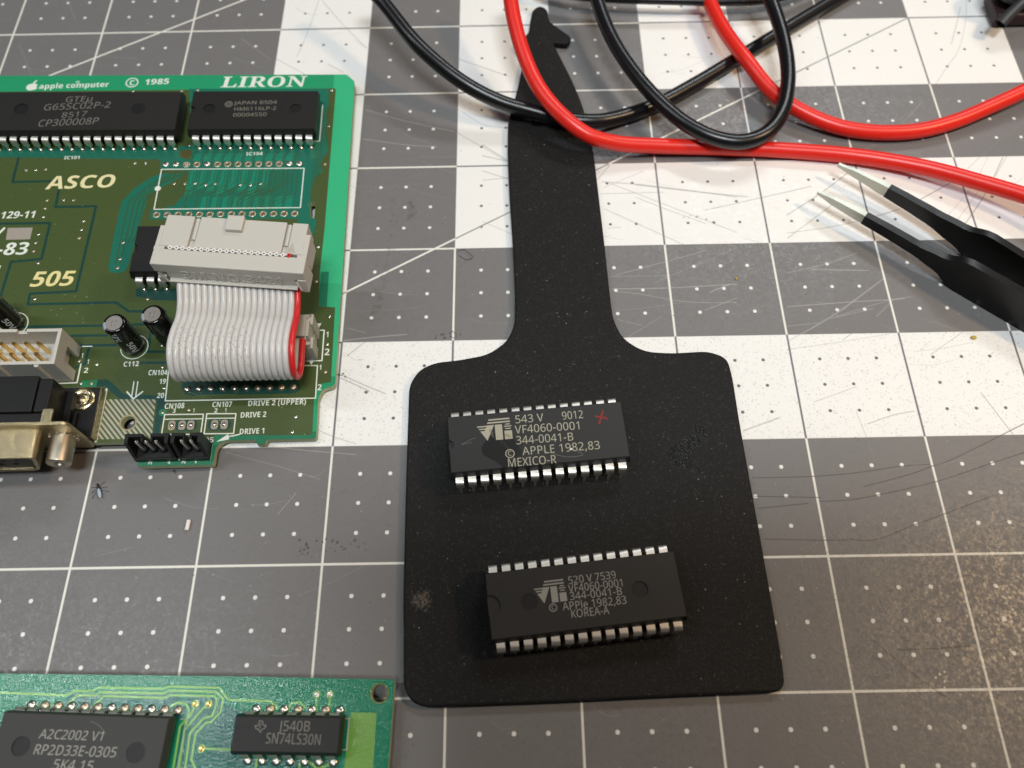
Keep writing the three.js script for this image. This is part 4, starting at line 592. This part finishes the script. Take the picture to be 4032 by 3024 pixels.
/* ------------------------------------------------------------------ dark grey clip at the top right corner */
{
  const gm = std({ name: 'dark_grey_plastic', color: lin(0.035, 0.037, 0.04), roughness: 0.5 });
  const o = thing('clip', 'dark grey plastic clip with a slanted prong poking in at the top right corner', 'clip', [230, 0, -124]);
  part('grip', [new THREE.CapsuleGeometry(5, 22, 6, 20).rotateZ(Math.PI / 2).rotateY(0.35).translate(9, 10, -7), b6(2, 26, 3, 12, -12, 2, 1.4)], gm, o);
  part('prong', [tube([[6, 12, -2], [1, 10, 1], [-4, 6.5, 4.5], [-6, 5, 6.2]], 1.5, 20, 12)], gm, o);
  part('jaw', [b6(-5, 8, 0.6, 4.5, -8, 2, 0.8)], std({ name: 'dark_red_plastic', color: lin(0.03, 0.012, 0.014), roughness: 0.5 }), o);
}

/* ------------------------------------------------------------------ small stray things */
{
  const f = thing('fly', 'tiny dead fly with pale blue folded wings on the grey mat below the board', 'fly', [2.6, 0, 9.2], 0.42);
  const dark = std({ name: 'fly_skin', color: lin(0.02, 0.015, 0.012), roughness: 0.5 });
  const lathe = new THREE.LatheGeometry([[0, -1.5], [0.22, -1.2], [0.33, -0.5], [0.28, 0.1], [0.18, 0.35], [0.3, 0.6], [0.32, 0.9], [0.16, 1.15], [0.22, 1.35], [0.2, 1.6], [0, 1.75]].map((p) => new THREE.Vector2(...p)), 14).rotateX(-Math.PI / 2).translate(0, 0.4, 0);
  const body = part('body', lathe, dark, f);
  part('wing', new THREE.SphereGeometry(1, 16, 8).scale(0.36, 0.07, 1.15).translate(0.06, 0.72, 0.75), std({ name: 'wing', color: lin(0.34, 0.42, 0.5), roughness: 0.3 }), body);
  const legs = []; for (const s of [-1, 1]) for (const [z, l, k] of [[-0.7, 1.2, -0.9], [-0.3, 1.5, 0.1], [0.1, 1.6, 0.9]]) legs.push(tube([[s * 0.2, 0.3, z], [s * (0.2 + l * 0.45), 0.55, z + k * 0.4], [s * (0.2 + l), 0.06, z + k]], 0.045, 8, 5));
  part('leg', legs, dark, body);
}
top(part('t', new THREE.CylinderGeometry(0.44, 0.44, 2.1, 20).rotateX(Math.PI / 2).rotateY(-0.06), std({ name: 'white_plastic', color: lin(0.78, 0.72, 0.68), roughness: 0.5 }), scene, [22.55, 0.45, 17.0]), 'plastic_tube', 'short white piece of plastic tubing lying on the grey mat', 'plastic tube');
const crumbMat = std({ name: 'ochre_crumb', color: lin(0.5, 0.34, 0.06), roughness: 0.6 });
top(part('c', new THREE.IcosahedronGeometry(0.62, 1).scale(1.1, 0.5, 0.8), crumbMat, scene, [194.4, 0.25, -23.7]), 'crumb', 'ochre crumb on the white squares right of the tag', 'crumb');
top(part('c', new THREE.IcosahedronGeometry(0.4, 1).scale(0.6, 0.5, 1.1), crumbMat, scene, [142.9, 0.18, -40.7]), 'crumb', 'small ochre crumb on the grey squares right of the strap', 'crumb');
top(part('h', tube([[76.5, 0.1, -49.7], [78.2, 0.3, -50.3], [79.5, 0.5, -49.2], [80.6, 0.4, -47.9], [79.2, 0.15, -47.4], [77.1, 0.12, -48.7]], 0.05, 40, 6), M.blackWire, scene), 'hair', 'short curled black hair on the mat left of the strap', 'hair');

/* ------------------------------------------------------------------ the phone that takes the picture: shades the lower right */
{
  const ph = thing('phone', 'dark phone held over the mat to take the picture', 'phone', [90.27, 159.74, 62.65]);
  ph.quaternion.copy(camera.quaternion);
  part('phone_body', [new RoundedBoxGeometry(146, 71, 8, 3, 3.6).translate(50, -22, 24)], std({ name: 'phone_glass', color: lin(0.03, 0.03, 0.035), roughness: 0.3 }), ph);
}

renderer.render(scene, camera);
